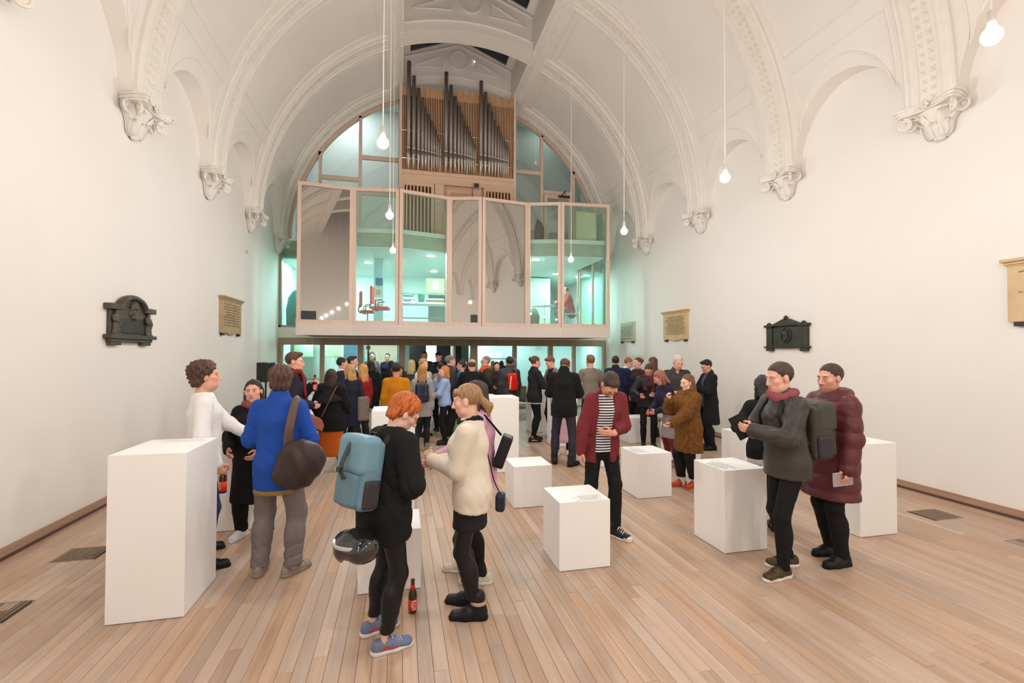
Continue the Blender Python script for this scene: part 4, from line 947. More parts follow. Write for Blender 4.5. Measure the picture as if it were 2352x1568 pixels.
    bp = [ecap(Lw((0, 0, hipz-.02)), U((0, 0, 1.08)), (.12*s*build, .08*s), (.10*s*build, .075*s), ux), ecap(U((0, 0, 1.08)), U((0, 0, 1.32)), (.10*s*build, .075*s), (.115*s*build, .08*s), ux), cap(SH[-1], SH[1], .038*s, .038*s, .04), cap(U((0, -.01, 1.36)), nb+uz*.02*s, .07*s, .05*s, .03)]
    for sd in (1, -1):
        el, t = arms[sd]; bp += [cap(SH[sd], el, .038*s, .034*s, .02), cap(el, t, .036*s, .026*s, .02)]
        hj, kn, an, ft = legs[sd]; bp += [cap(hj, kn, .055*s, .040*s, .03), cap(kn, an, .040*s, .029*s, .02), cap(an, an-np.array((0, 0, .03)), .029*s, .028*s, .01)]
    V, Qs = sdf_mesh(bp, Qd['body']); Vs.append(V); Fs.append(Qs+nv); Cs.append(np.tile(sk, (len(V), 1)))
    F.body = link('body', quad_mesh('body', np.concatenate(Vs), np.concatenate(Fs), np.concatenate(Cs)), skin_mat, root)
    # ---- hair
    make_hair(F, hair, Qd['head']*1.45)
    if glasses:
        m = MB()
        for sd in (-1, 1):
            m.tube([hp((sd*.032+.021*math.cos(a), .104, .002+.018*math.sin(a))) for a in np.linspace(0, 2*math.pi, 15)], .0022*s, 5, False); m.tube([hp((sd*.054, .102, .006)), hp((sd*.078, .06, .008)), hp((sd*.080, -.01, .008))], .002*s, 5)
        m.tube([hp((-.011, .106, .004)), hp((.011, .106, .004))], .002*s, 5); m.build('glasses', black_metal, root)
    # ---- clothes
    ph = (x*7.1+y*3.3) % 6.28
    joints = [arms[1][0], arms[-1][0], legs[1][1], legs[-1][1], legs[1][2]+np.array((0, 0, .05)), legs[-1][2]+np.array((0, 0, .05))]
    def folds(a, f=20., cz=None):
        def d(P):
            X, Y, Z = P[:, 0], P[:, 1], P[:, 2]
            w1 = Z*f+2.6*np.sin(X*11+ph)+2.2*np.sin(Y*13+ph*2)+X*9; w2 = Z*f*1.9-X*26+2.*np.sin(Y*17+Z*5+ph)
            r = (1-np.abs(np.sin(w1)))**2*.9+(1-np.abs(np.sin(w2)))**3*.6                # sharp creases, rounded between
            env = .35+.65*np.sin(X*7+ph)*np.sin(Z*8+Y*6+ph)
            k_ = np.zeros(len(P), f32)
            for j in joints: k_ += np.exp(-((P-A(*j))**2).sum(1)/.012)
            return (a*(r-.45)*np.clip(env+.7*k_, .05, 1.2)).astype(f32)
        return d
    def torso(lo, b=1.0, bust=0.0):
        b = b*build
        w = (.155, .138, .150) if sex == 'm' else (.160, .120, .132)
        P_ = [ecap(Lw((0, -.01, hipz)), U((0, 0, 1.08)), ((w[0]*b+lo)*s, (.110+lo)*s), ((w[1]*b+lo)*s, (.098+lo)*s), ux, .05),
              ecap(U((0, 0, 1.08)), U((0, .005, 1.29)), ((w[1]*b+lo)*s, (.098+lo)*s), ((w[2]*b+lo)*s, (.112+lo)*s), ux, .05),
              cap(SH[-1]+ux*.015*s, nb-uz*.035*s, (.047+lo*.6)*s, (.062+lo*.5)*s, .05), cap(SH[1]-ux*.015*s, nb-uz*.035*s, (.047+lo*.6)*s, (.062+lo*.5)*s, .05), ecap(U((0, -.005, 1.30)), nb-uz*.03*s, ((w[2]*b*.8+lo)*s, (.10+lo)*s), ((.075+lo*.5)*s, (.065+lo*.5)*s), ux, .05)]
        if sex == 'f' or bust:
            for sd in (-1, 1): P_.append(ell(U((sd*.065, .085, 1.27)), ((.062+lo)*s, (.05+lo)*s, (.06+lo)*s), None, .04))
        return P_
    def sleeves(lo, frac=1.0, cuff=0.0):
        P_ = []
        for sd in (1, -1):
            el, t = arms[sd]
            P_ += [cap(SH[sd], el, (.050+lo)*s, (.044+lo)*s, .04)]
            if frac > .05: e = el+(t-el)*frac; P_ += [cap(el, e, (.044+lo)*s, (.031+lo*.9)*s, .03)]
        return P_
    for g in wear:
        t = g['t']; lo = g.get('lo', .012); m = g.get('mat') or cloth(g.get('col', (40, 40, 42)), g.get('fab', 'cotton')); h = Qd['cl']*g.get('res', 1.0)
        if t == 'top':
            hem = g.get('hem', .88); P_ = torso(lo, g.get('b', 1.0))
            if hem < .93:
                fl = g.get('flare', .0); P_.append(ecap(Lw((0, -.01, hipz)), Lw((0, g.get('hy', 0), max(hem+dz, .05)-.06)), ((.168*build+lo)*s, (.112+lo)*s), ((.175*build+lo+fl)*s, (.118+lo+fl*.8)*s), (1, 0, 0), .05))
            if g.get('sleeve', 1) > 0 or g.get('short'): P_ += sleeves(lo*g.get('slo', .8), g.get('sleeve', 1.0))
            if g.get('collar'): P_.append(cap(nb-uz*.03*s, nb+uz*g['collar']*s, (.082+lo*.3)*s, (.074+lo*.3)*s, .02))
            if g.get('hood'):
                hw = np.array([U((.105*math.cos(a), -.035-.085*math.sin(a)*1.0, 1.475+.015*math.sin(a))) for a in np.linspace(-.5, math.pi+.5, 10)])
                for i in range(9): P_.append(cap(hw[i], hw[i+1], .042*s, .042*s, .03))
                P_.append(ell(U((0, -.13, 1.45)), (.10*s, .06*s, .07*s), None, .04))
            if hem < .93: P_.append(plane(Lw((0, 0, hem+dz)), (0, g.get('ht', 0), -1), .012))
            else: P_.append(plane(U((0, 0, hem)), -uz, .012))
            if not g.get('collar'): P_.append(sub(cap(nb+uz*.005*s-uy*.0, nb+uz*.20*s, (.058)*s, .075*s, .01), .012))
            if g.get('vneck'): P_.append(sub(cap(nb+uy*.09*s, nb+uy*.13*s-uz*g['vneck']*s, .06*s, .012*s, .01), .01))
            if g.get('open'):
                w0 = g['open']; c = U((g.get('ox', 0), .30, 1.08)); P_.append(sub(rbox(c, (w0*s, .28*s, .62*s), .02, R3.astype(f32)), .02))
            am = g.get('fold', .008)
            dsp = folds(am)
            if g.get('quilt'):
                qf = math.pi/g['quilt']; d0 = dsp; dsp = lambda P, d0=d0, qf=qf: (d0(P)-.012*np.abs(np.sin(P[:, 2]*qf)).astype(f32)**.5+.010)
            if g.get('fuzz'):
                d1 = dsp; fz_ = g['fuzz']; dsp = lambda P, d1=d1, fz_=fz_: (d1(P)+fz_*np.sin(P[:, 0]*95+2*np.sin(P[:, 2]*50))*np.sin(P[:, 1]*90+P[:, 2]*20)*np.sin(P[:, 2]*85)).astype(f32)
            V, Qs = sdf_mesh(P_, h, dsp)
        elif t == 'trousers':
            hem = g.get('hem', .07); P_ = [ecap(Lw((0, -.012, hipz-.06)), Lw((0, -.005, hipz+.09)) if not lean else (Lw((0, -.005, hipz))+U((0, 0, .93))*0+uz*.09*s), ((.155*build+lo)*s, (.108+lo)*s), ((.14*build+lo)*s, (.098+lo)*s), (1, 0, 0), .05)]
            for sd in (1, -1):
                hj, kn, an, ft = legs[sd]; P_ += [cap(hj+np.array((0, -.012, .0))*s, kn, (.083*build+lo)*s, (.056+lo)*s, .035), cap(kn, an-np.array((0, .0, .03)), (.056+lo)*s, (.040+lo*g.get('cuff', 1.2))*s, .03)]
                if sex == 'f': P_.append(ell(hj+np.array((sd*.01, -.03, .0))*s, (.085*build*s, .095*s, .10*s), None, .05))
                c_ = an; P_.append(ell(kn*.55+an*.45+np.array((0, -.025, .02))*s, ((.045+lo)*s, (.048+lo)*s, .11*s), None, .05))
            dn = [plane((0, 0, hem*s), (0, 0, -1), .006)] if not any(len(legs[sd][3]) > 3 for sd in legs) else [sub(ell(legs[sd][2]-np.array((0, 0, .055))*s, (.09*s, .09*s, .05*s)), .006) for sd in legs]
            V, Qs = sdf_mesh(P_+dn, h, folds(g.get('fold', .005), 34))
        elif t == 'skirt':
            top, hem = g.get('top', 1.0), g['hem']; w0, w1 = g.get('w', (.165, .21))
            P_ = [ecap(Lw((0, 0, top-.02)), Lw((0, g.get('hy', .01), hem-.08)), ((w0*build)*s, w0*.72*s), ((w1*build)*s, w1*.74*s), (1, 0, 0), .04), plane(Lw((0, 0, hem)), (0, 0, -1), .006), plane(Lw((0, 0, top)), (0, 0, 1), .02)]
            pf = g.get('pleat', 0)
            V, Qs = sdf_mesh(P_, h, (lambda P: (pf*np.sin(np.arctan2(P[:, 1], P[:, 0])*18)*np.clip((top*s-P[:, 2])*2, 0, 1)).astype(f32)) if pf else folds(.005, 8))
        elif t == 'scarf':
            P_ = []; hw = [U((.085*math.cos(a), -.005+.085*math.sin(a), 1.475+.02*math.sin(a*2))) for a in np.linspace(0, 2*math.pi, 13)]
            for i in range(12): P_.append(cap(hw[i], hw[i+1], g.get('r', .036)*s, g.get('r', .036)*s, .02))
            if g.get('tail'):
                for sd, ln in ((-1, g['tail']), (1, g['tail']*.85)): P_.append(ecap(U((sd*.055, .115, 1.44)), U((sd*.075, .145, 1.44-ln)), (.045*s, .02*s), (.05*s, .02*s), ux, .02))
            V, Qs = sdf_mesh(P_, h*.8, folds(.005, 50))
        elif t == 'shawl':
            P_ = [ecap(nb, U((0, -.02, 1.20)), (.10*s, .10*s), (.25*s, .19*s), ux, .05), cap(SH[-1]*1.02, SH[1]*1.02, .085*s, .085*s, .06), plane(U((0, 0, 1.17)), -uz+ux*.25, .01)]
            V, Qs = sdf_mesh(P_, h, folds(.012, 16))
        elif t == 'socks':
            P_ = []
            for sd in (1, -1): an = legs[sd][2]; P_.append(cap(an+np.array((0, 0, g.get('hi', .05)))*s, an-np.array((0, 0, .045))*s, (.040+lo)*s, (.042+lo)*s, .01))
            V, Qs = sdf_mesh(P_, h)
        elif t == 'shoes':
            um, sm = shoe_mesh(g.get('style', 'low'))
            for sd in (1, -1):
                ft = legs[sd][3]; fz = ft[3] if len(ft) > 3 else 0; pt_ = ft[4] if len(ft) > 4 else 0
                o = link('shoe', um, cloth(g['col'], g.get('fab', 'leather')), root, (ft[0]*s, ft[1]*s, fz*s), (math.radians(pt_), 0, -math.radians(ft[2])))
                o.scale = (s, s, s); link('sole', sm, cloth(g.get('sole', (235, 232, 226)), 'cotton'), o)
                if g.get('accent') and g.get('style') == 'boot':
                    MB().lathe([(.058, .118), (.0595, .122), (.0595, .138), (.058, .142)], 18, (0, -.047, 0)).build('ankle_strap', cloth(g['accent'], 'leather'), o)
                elif g.get('accent'):
                    a = MB(); a.sweep([(sd2*.0445, yy, .036+zz) for sd2, yy, zz in ((1, -.06, .0), (1, -.02, .012), (1, .03, .0), (1, .06, .006))], [(1, 0, 0)]*4, .012, .004); a.sweep([(-.0445, yy, .036+zz) for yy, zz in ((-.06, .0), (-.02, .012), (.03, .0), (.06, .006))], [(-1, 0, 0)]*4, .012, .004); a.build('side_stripe', cloth(g['accent']), o)
                if g.get('toe'):
                    if 'toe' not in SHOES:
                        Vt, Qt = sdf_mesh([ell((0, .122, .030), (.0445, .058, .034)), plane((0, 0, .016), (0, 0, -1), .003), plane((0, .095, 0), (0, -1, 0), .004)], .006); SHOES['toe'] = quad_mesh('toe_cap', Vt, Qt)
                    link('toe_cap', SHOES['toe'], cloth(g['toe']), o)
                if g.get('laces'):
                    a = MB()
                    for k in range(4): a.tube([(-.031, .012+.020*k, .092-.009*k), (0, .019+.020*k, .111-.0105*k), (.031, .026+.020*k, .090-.009*k)], .0045, 5)
                    a.build('laces', cloth(g['laces']), o)
            continue
        else: continue
        if len(V): link(g.get('name', t), quad_mesh(t, V, Qs), m, root)
    return F
def make_hair(F, hair, h):
    st, c = hair[0], hair[1]; par = hair[2] if len(hair) > 2 else {}
    if st == 'none': return
    hp, R, s = F.hp, F.RH, F.s*1.04; Rf_ = R.astype(f32)
    E = lambda cc, r, k=.02: ell(hp(cc), [v*s for v in r], Rf_, k*s); Cp = lambda a, b, ra, rb, k=.02: cap(hp(a), hp(b), ra*s, rb*s, k*s); EC = lambda a, b, ra, rb, k=.02: ecap(hp(a), hp(b), tuple(v*s for v in ra), tuple(v*s for v in rb), R@np.array((1., 0, 0)), k*s)
    v = par.get('v', 1.0)
    base = [E((0, -.020, .038), (.081*v, .1025*v, .0935*v))]
    fn = R@norm((0, 1.46, -1)); cutf = plane(hp((0, .085, .093)), fn, .012*s); nape = plane(hp((0, 0, -.085)), -(R@np.array((0, 0., 1))), .01*s)
    add = []; post = []
    cuts = [cutf, nape]; amp, fr = .0016, 70.
    if st == 'bald': base = [E((0, -.018, .025), (.082, .101, .080))]; cuts = [plane(hp((0, .02, .030)), R@norm((0, .35, 1)), .008*s), plane(hp((0, .015, 0)), R@norm((0, 1, .25)), .008*s), nape]
    elif st == 'curly': base = [E((0, -.018, .048), (.098, .115, .100)), E((0, -.06, -.03), (.085, .055, .07))]; amp, fr = .010, 90.
    elif st == 'mess': base = [E((0, -.025, .045), (.094, .112, .100)), E((0, -.07, -.03), (.080, .045, .065))]; amp, fr = .006, 60.
    elif st == 'quiff': add = [E((0, .052, .100), (.055, .045, .03))]; amp = .002
    elif st in ('long', 'bob', 'half'):
        Ln = par.get('len', .30 if st == 'long' else .13)
        add = [EC((0, -.055, .0), (0, -.085, -Ln), (.088, .055), (.095, .040)), Cp((-.074, -.022, .02), (-.082, -.012, -Ln*.9), .022, .024), Cp((.074, -.022, .02), (.082, -.012, -Ln*.9), .022, .024)]
        cuts = [cutf]; amp = .004
        post = add; add = []
    elif st == 'pony': post = [Cp((0, -.108, .00), (0, -.16, -.06), .026, .032, .02), Cp((0, -.16, -.06), (0, -.15, -par.get('len', .24)), .030, .012)]
    elif st == 'bun': post = [E((0, -.122, .050), (.042, .038, .042), .008)]
    if par.get('fringe'): post = post+[Cp((-.052, .060, .072), (-.018, .080, .050), .018, .013, .015), Cp((.052, .060, .072), (.018, .080, .050), .018, .013, .015), Cp((-.02, .072, .080), (.0, .086, .046), .018, .012, .015), Cp((.02, .072, .080), (.01, .086, .046), .018, .012, .015)]
    if par.get('side'): post = post+[Cp((-.078, .03, .03), (-.082, .025, -.06), .014, .010), Cp((.078, .03, .03), (.082, .025, -.06), .014, .010)]
    temples = [sub(E((sd*.058, .088, .052), (.030, .034, .030)), .012*s) for sd in (-1, 1)] if st in ('short', 'quiff', 'pony', 'bun') else []
    pr = base+add+cuts+temples+post
    pv = np.array(hp((0, 0, 0)), f32)
    def dsp(P):
        q = (P-pv)@Rf_; a = np.arctan2(q[:, 0], q[:, 1])
        if st == 'curly': return (amp*np.sin(q[:, 0]*fr)*np.sin(q[:, 1]*fr+1)*np.sin(q[:, 2]*fr+2)*1.6).astype(f32)
        return (amp*(np.sin(a*19+q[:, 2]*24+2*np.sin(q[:, 1]*40))+.7*np.sin(a*37-q[:, 2]*33+q[:, 1]*50)+.4*np.sin(q[:, 0]*130)*np.sin(q[:, 1]*120))).astype(f32)
    V, Q = sdf_mesh(pr, h, dsp)
    if len(V): F.hair = link('hair', quad_mesh('hair', V, Q), hairmat(c), F.root)
def top(col, fab='cotton', **k): return dict(t='top', col=col, fab=fab, **k)
def pants(col, fab='cotton', name='trousers', **k): return dict(t='trousers', col=col, fab=fab, name=name, **k)
def shoes(col, style='low', **k): return dict(t='shoes', col=col, style=style, **k)
BLACK, CHAR, NAVY, WHITE_ = (22, 21, 22), (46, 45, 47), (30, 34, 52), (236, 232, 226)
def to_world(F, p):
    return tuple(F.root.matrix_basis @ Vector(p)) if True else p
def grip_point(Hd, s, out=.035, along=.075): return Hd['w']+Hd['d']*along*s+Hd['n']*out*s
# ================================================================== PLINTHS, PLAQUES, SMALL PROPS
ink = mat('print_ink', (.24, .23, .22), .7); ink_pale = mat('pale_print', lin((190, 184, 178)), .7)
plinth_m = mat('plinth_white', lin((252, 249, 246)), .5, var=.008, vscale=2, spec=.35)
rt = random.Random(21)
def words(mb, x0, y0, x1, rows, lh, ch, along='x'):
    """rows of tiny illegible print: letter-sized marks grouped into words"""
    for r in range(rows):
        ind = rt.choice((0, 0, .05, .11)); u = x0+ind; end = x1-rt.choice((0, .02, .06)); y = y0-r*lh
        while u < end:
            for _ in range(rt.randint(3, 9)):
                w = ch*rt.uniform(.35, .6); h = ch*rt.uniform(.6, 1.1)
                a = (u, y, 0); b = (u+w, y+h, 0)
                if along == 'x': mb.add([(a[0], a[1], 0), (b[0], a[1], 0), (b[0], b[1], 0), (a[0], b[1], 0)], [(0, 1, 2, 3)])
                else: mb.add([(-a[1], a[0], 0), (-a[1], b[0], 0), (-b[1], b[0], 0), (-b[1], a[0], 0)], [(0, 1, 2, 3)])
                u += w+ch*.18
                if u > end: break
            u += ch*.7
PL = [(-1.91, 3.73, .47, .58, 1.135, 'tall white plinth at the left front, nearest the left wall', 'a'),
      (-.30, 3.77, .47, .46, .465, 'low white plinth behind the legs of the woman with the blue backpack', 'p'),
      (1.31, 3.78, .46, .46, .575, 'low white plinth with printed text in the middle foreground', 'x'),
      (2.90, 3.78, .46, .46, .756, 'white plinth with printed text left of the two walking men', 'y'),
      (4.47, 3.80, .47, .46, .925, 'tall white plinth at the right behind the man in the maroon coat', ''),
      (-1.91, 5.38, .47, .46, .93, 'white plinth behind the man in the blue jacket', ''),
      (-.30, 5.41, .47, .46, 1.18, 'tall white plinth beyond the red haired woman', ''),
      (1.31, 5.41, .47, .47, .485, 'low white plinth beside the woman in the cream jumper', 'p'),
      (2.91, 5.41, .47, .47, .558, 'white plinth with printed text between maroon shirt and fur coat', 'y'),
      (4.47, 5.41, .47, .47, .75, 'white plinth beyond the man in the dark jacket, near the right wall', ''),
      (1.31, 7.03, .47, .46, 1.135, 'tallest white plinth in the middle, behind the low one', ''),
      (2.90, 7.03, .47, .46, .46, 'white plinth hidden behind the man in the maroon shirt', ''),
      (4.47, 7.03, .47, .46, .62, 'white plinth behind the woman in the brown fur coat', ''),
      (-1.91, 8.67, .47, .46, .75, 'white plinth between blue jacket and the woman in the orange skirt', ''),
      (1.31, 8.67, .47, .46, 1.0, 'white plinth just behind the tallest middle one', ''),
      (2.90, 8.67, .47, .46, 1.0, 'white plinth between the man in the black coat and the woman with the bun', ''),
      (4.47, 8.67, .47, .46, .51, 'white plinth behind the legs of the man in dark clothes', ''),
      (2.90, 10.30, .47, .46, 1.0, 'farthest white plinth, behind the woman with the bun', '')]
for x, y, w, d, h, lab, tx in PL:
    e = empty('plinth', (x, y, 0), 0, lab, 'plinth', 'white plinths in a grid')
    b = MB().box((0, 0, .004), (w, d, h)).build('body', plinth_m, e); bevel(b, .003, 2)
    if tx:
        m = MB()
        if tx == 'x': words(m, .16, .13, w-.03, 5, .028, .010, 'x'); words(m, .02, d-.05, .05, 1, .03, .008)
        elif tx == 'y': words(m, .05, -.035, d-.04, 6, .030, .011, 'y'); m.V = [(v[0], v[1], v[2]) for v in m.V]
        elif tx == 'a': words(m, .12, d-.08, w-.05, 3, .030, .010, 'x')
        else: words(m, .10, d-.07, w-.10, 4, .022, .007, 'x')
        if tx == 'y': m.V = [(v[0], d-v[1], v[2]) for v in m.V]
        m.build('printed_text', ink if tx in 'xy' else ink_pale, e, loc=(0, 0, h+.0008))
# ---- wall plaques
bronze = mat('dark_bronze', lin((84, 78, 66)), .5, .35, var=.25, vscale=9, bump=.25, bscale=40)
bronze_g = mat('green_bronze', lin((62, 62, 54)), .5, .3, var=.2, vscale=9, bump=.2, bscale=40)
stone_c = mat('cream_marble', lin((214, 184, 142)), .6, var=.12, vscale=4)
stone_t = mat('tan_marble', lin((186, 158, 120)), .6, var=.14, vscale=4)
stone_g = mat('grey_marble', lin((196, 190, 172)), .6, var=.08, vscale=4)
def plaque_root(name, side, y0, y1, z0, lab):
    # local: u to the right when facing the plaque, v up, w out of the wall
    e = empty(name, (XL+.003 if side < 0 else XR-.003, y0 if side < 0 else y1, z0), math.pi/2 if side < 0 else -math.pi/2, lab, 'plaque')
    return e      # local x = along wall, local -y = out of the wall
def pb(e, name, u0, u1, v0, v1, w0, w1, m): return bevel(MB().box((u0, -w1, v0), (u1, -w0, v1)).build(name, m, e), .006, 1)
def relief_head(e, u, v, s, m, flip=1):
    fwd = np.array((-flip, 0, 0.)); up = np.array((0, 0, 1.)); R = np.stack([np.cross(fwd, up), fwd, up], 1); c = np.array((u, -.035, v))
    pt = lambda q: c+R@np.array(q, float)*s*.8
    pr = head_prims((pt, R, s*.8))+[cap(pt((0, -.03, -.08)), pt((0, -.035, -.155)), .05*s*.8, .062*s*.8, .02), ell(pt((0, -.03, .05)), (.088*s*.8,)*3, None, .02), ell(pt((0, .05, -.115)), (.03*s*.8,)*3, None, .03), plane((u, -.03, v), (0, 1, 0), .004)]
    V, Q = sdf_mesh(pr, .0075*max(s, .5), lambda P: (.003*np.sin(P[:, 0]*160)*np.sin(P[:, 2]*150)).astype(f32)); return link('portrait_relief', quad_mesh('portrait_relief', V, Q), m, e)
def relief_figure(e, u, v0, h, m):
    z = lambda t: v0+h*t
    pr = [ecap((u, -.05, z(.0)), (u, -.055, z(.5)), (.075, .05), (.045, .04), (1, 0, 0), .02), ecap((u, -.055, z(.5)), (u, -.05, z(.75)), (.045, .04), (.055, .035), (1, 0, 0), .02), cap((u, -.05, z(.75)), (u, -.055, z(.84)), .03, .022, .01), ell((u, -.06, z(.91)), (.026, .026, .034), None, .008),
          cap((u-.055, -.055, z(.74)), (u-.07, -.075, z(.56)), .018, .015, .01), cap((u-.07, -.075, z(.56)), (u-.01, -.095, z(.50)), .015, .012, .01), cap((u+.055, -.055, z(.74)), (u+.072, -.07, z(.54)), .018, .015, .01), cap((u+.072, -.07, z(.54)), (u+.05, -.08, z(.36)), .015, .012, .01), rbox((u, -.05, z(.02)), (.085, .04, .015), .005), plane((u, -.03, v0), (0, 1, 0), .004)]
    V, Q = sdf_mesh(pr, .009, lambda P: (.006*np.abs(np.sin(P[:, 0]*95+P[:, 2]*14))*(P[:, 2] < z(.6))).astype(f32)); return link('relief_figure', quad_mesh('relief_figure', V, Q), m, e)
# left bronze with arched head
e = plaque_root('bronze_plaque', -1, 6.48, 7.5, 1.90, 'dark bronze memorial plaque with arched top on the left wall'); W = 1.02
pb(e, 'back_plate', .06, W-.06, .06, .45, .0, .04, bronze); pb(e, 'base_moulding', -.01, W+.01, .08, .13, .0, .10, bronze); pb(e, 'lower_rail', .04, W-.04, .04, .085, .0, .07, bronze)
pb(e, 'foot', .06, .26, 0, .045, .0, .06, bronze); pb(e, 'foot', W-.26, W-.06, 0, .045, .0, .06, bronze)
arc = [(W/2+.30*math.cos(a), .44+.17*math.sin(a)) for a in np.linspace(0, math.pi, 19)]
MB().prism(arc+[(W/2-.30, .40), (W/2+.30, .40)], lambda u, v, t: (u, -t, v), 0, .045).build('arched_field', bronze, e)
MB().sweep([(u, -.045, v) for u, v in arc], [(0, -1, 0)]*19, .06, .05).build('arched_cornice', bronze, e)
pb(e, 'cornice', -.01, .22, .43, .50, 0, .09, bronze); pb(e, 'cornice', W-.22, W+.01, .43, .50, 0, .09, bronze)
for u in (.14, W-.14): relief_figure(e, u, .13, .30, bronze)
relief_head(e, W/2, .475, .95, bronze); pb(e, 'inscription_panel', .25, W-.25, .15, .34, .03, .05, bronze_g)
m = MB(); words(m, .28, .31, W-.28, 6, .028, .012); m.V = [(v[0], -.0515, v[1]) for v in m.V]; m.build('inscription', bronze, e)
# right bronze with low gable
e = plaque_root('bronze_plaque', 1, 6.52, 7.48, 1.86, 'dark green bronze plaque with low gable on the right wall'); W = .96
pb(e, 'back_plate', .05, W-.05, .05, .44, 0, .03, bronze_g); pb(e, 'base_moulding', -.01, W+.01, .055, .085, 0, .08, bronze_g); pb(e, 'foot', .03, .17, 0, .055, 0, .07, bronze_g); pb(e, 'foot', W-.17, W-.03, 0, .055, 0, .07, bronze_g)
for u in (.03, W-.16):
    pb(e, 'pilaster', u, u+.13, .085, .43, 0, .06, bronze_g); pb(e, 'capital', u-.03, u+.16, .43, .46, 0, .09, bronze_g); relief_head(e, u+.065, .30, .35, bronze_g)
    MB().lathe([(.045, 0), (.042, .03), (.022, .055), (.001, .06)], 12, (u+.065, -.05, .46)).build('dome_finial', bronze_g, e, True)
pb(e, 'cornice', -.01, W+.01, .445, .475, 0, .08, bronze_g)
MB().prism([(.16, .475), (W-.16, .475), (W/2+.06, .57), (W/2-.06, .57)], lambda u, v, t: (u, -t, v), 0, .06).build('gable', bronze_g, e)
MB().lathe([(.04, 0), (.038, .04), (.02, .065), (.001, .07)], 12, (W/2, -.045, .56)).build('top_finial', bronze_g, e, True)
MB().sweep([(W/2-.01+.11*math.cos(a), -.03, .28+.13*math.sin(a)) for a in np.linspace(0, 2*math.pi, 28, False)], [(0, -1, 0)]*28, .02, .02, True).build('oval_ring', bronze_g, e); relief_head(e, W/2-.01, .29, .75, bronze_g, -1)
m = MB(); words(m, .25, .12, W-.25, 2, .03, .014); m.V = [(v[0], -.0315, v[1]) for v in m.V]; m.build('inscription', bronze, e)
def stone_plaque(side, y0, y1, z0, z1, m, lab, rows, cornice=True, curved=True):
    e = plaque_root('stone_plaque', side, y0, y1, z0, lab); W = y1-y0; H = z1-z0
    if curved:
        bot = [(.0, .05), (.17, .05), (.20, .075)]+[(.20+(W-.40)*k/10, .075-.055*math.sin(math.pi*k/10)) for k in range(1, 10)]+[(W-.20, .075), (W-.17, .05), (W, .05)]
        MB().prism(bot+[(W, H-.08), (0, H-.08)], lambda u, v, t: (u, -t, v), 0, .055).build('slab', m, e)
    else: pb(e, 'slab', 0, W, .05, H, 0, .04, m); pb(e, 'raised_panel', .06, W-.10, .14, H-.05, .04, .065, m)
    if cornice:
        pb(e, 'cornice', -.045, W+.045, H-.035, H, 0, .11, m); pb(e, 'cornice_cove', -.02, W+.02, H-.065, H-.035, 0, .08, m); pb(e, 'cornice_bead', -.01, W+.01, H-.085, H-.065, 0, .065, m)
    for u in (.05, W-.15): pb(e, 'bracket', u, u+.10, 0, .05, 0, .06, dark_iron)
    mm = MB(); words(mm, .10, H-.16, W-.08, rows, (H-.30)/rows, .022 if rows > 8 else .02); mm.V = [(v[0], -(.0565 if curved else .0665), v[1]) for v in mm.V]; mm.build('inscription', mat('inscription_brown', lin((132, 104, 74)), .8), e)['kind'] = 'stuff'
stone_plaque(-1, 10.1, 11.22, 2.13, 2.90, stone_t, 'tan marble inscription tablet on the left wall', 9)
stone_plaque(1, 9.95, 10.98, 2.09, 2.86, stone_c, 'cream marble inscription tablet on the right wall', 15)
stone_plaque(1, 12.57, 13.46, 2.09, 2.73, stone_g, 'small grey marble tablet near the far right corner', 9, False, False)
stone_plaque(1, 2.75, 3.86, 2.14, 2.89, stone_c, 'plain cream stone tablet cut off by the right edge', 2)
o = MB().box((0, -.05, 0), (.03, .05, .06)).build('wall_sensor', mat('sensor_beige', lin((214, 190, 180)), .6), None, loc=(XL, 11.66, 4.02)); tag(o, 'small beige box on the left wall under the third corbel', 'sensor')
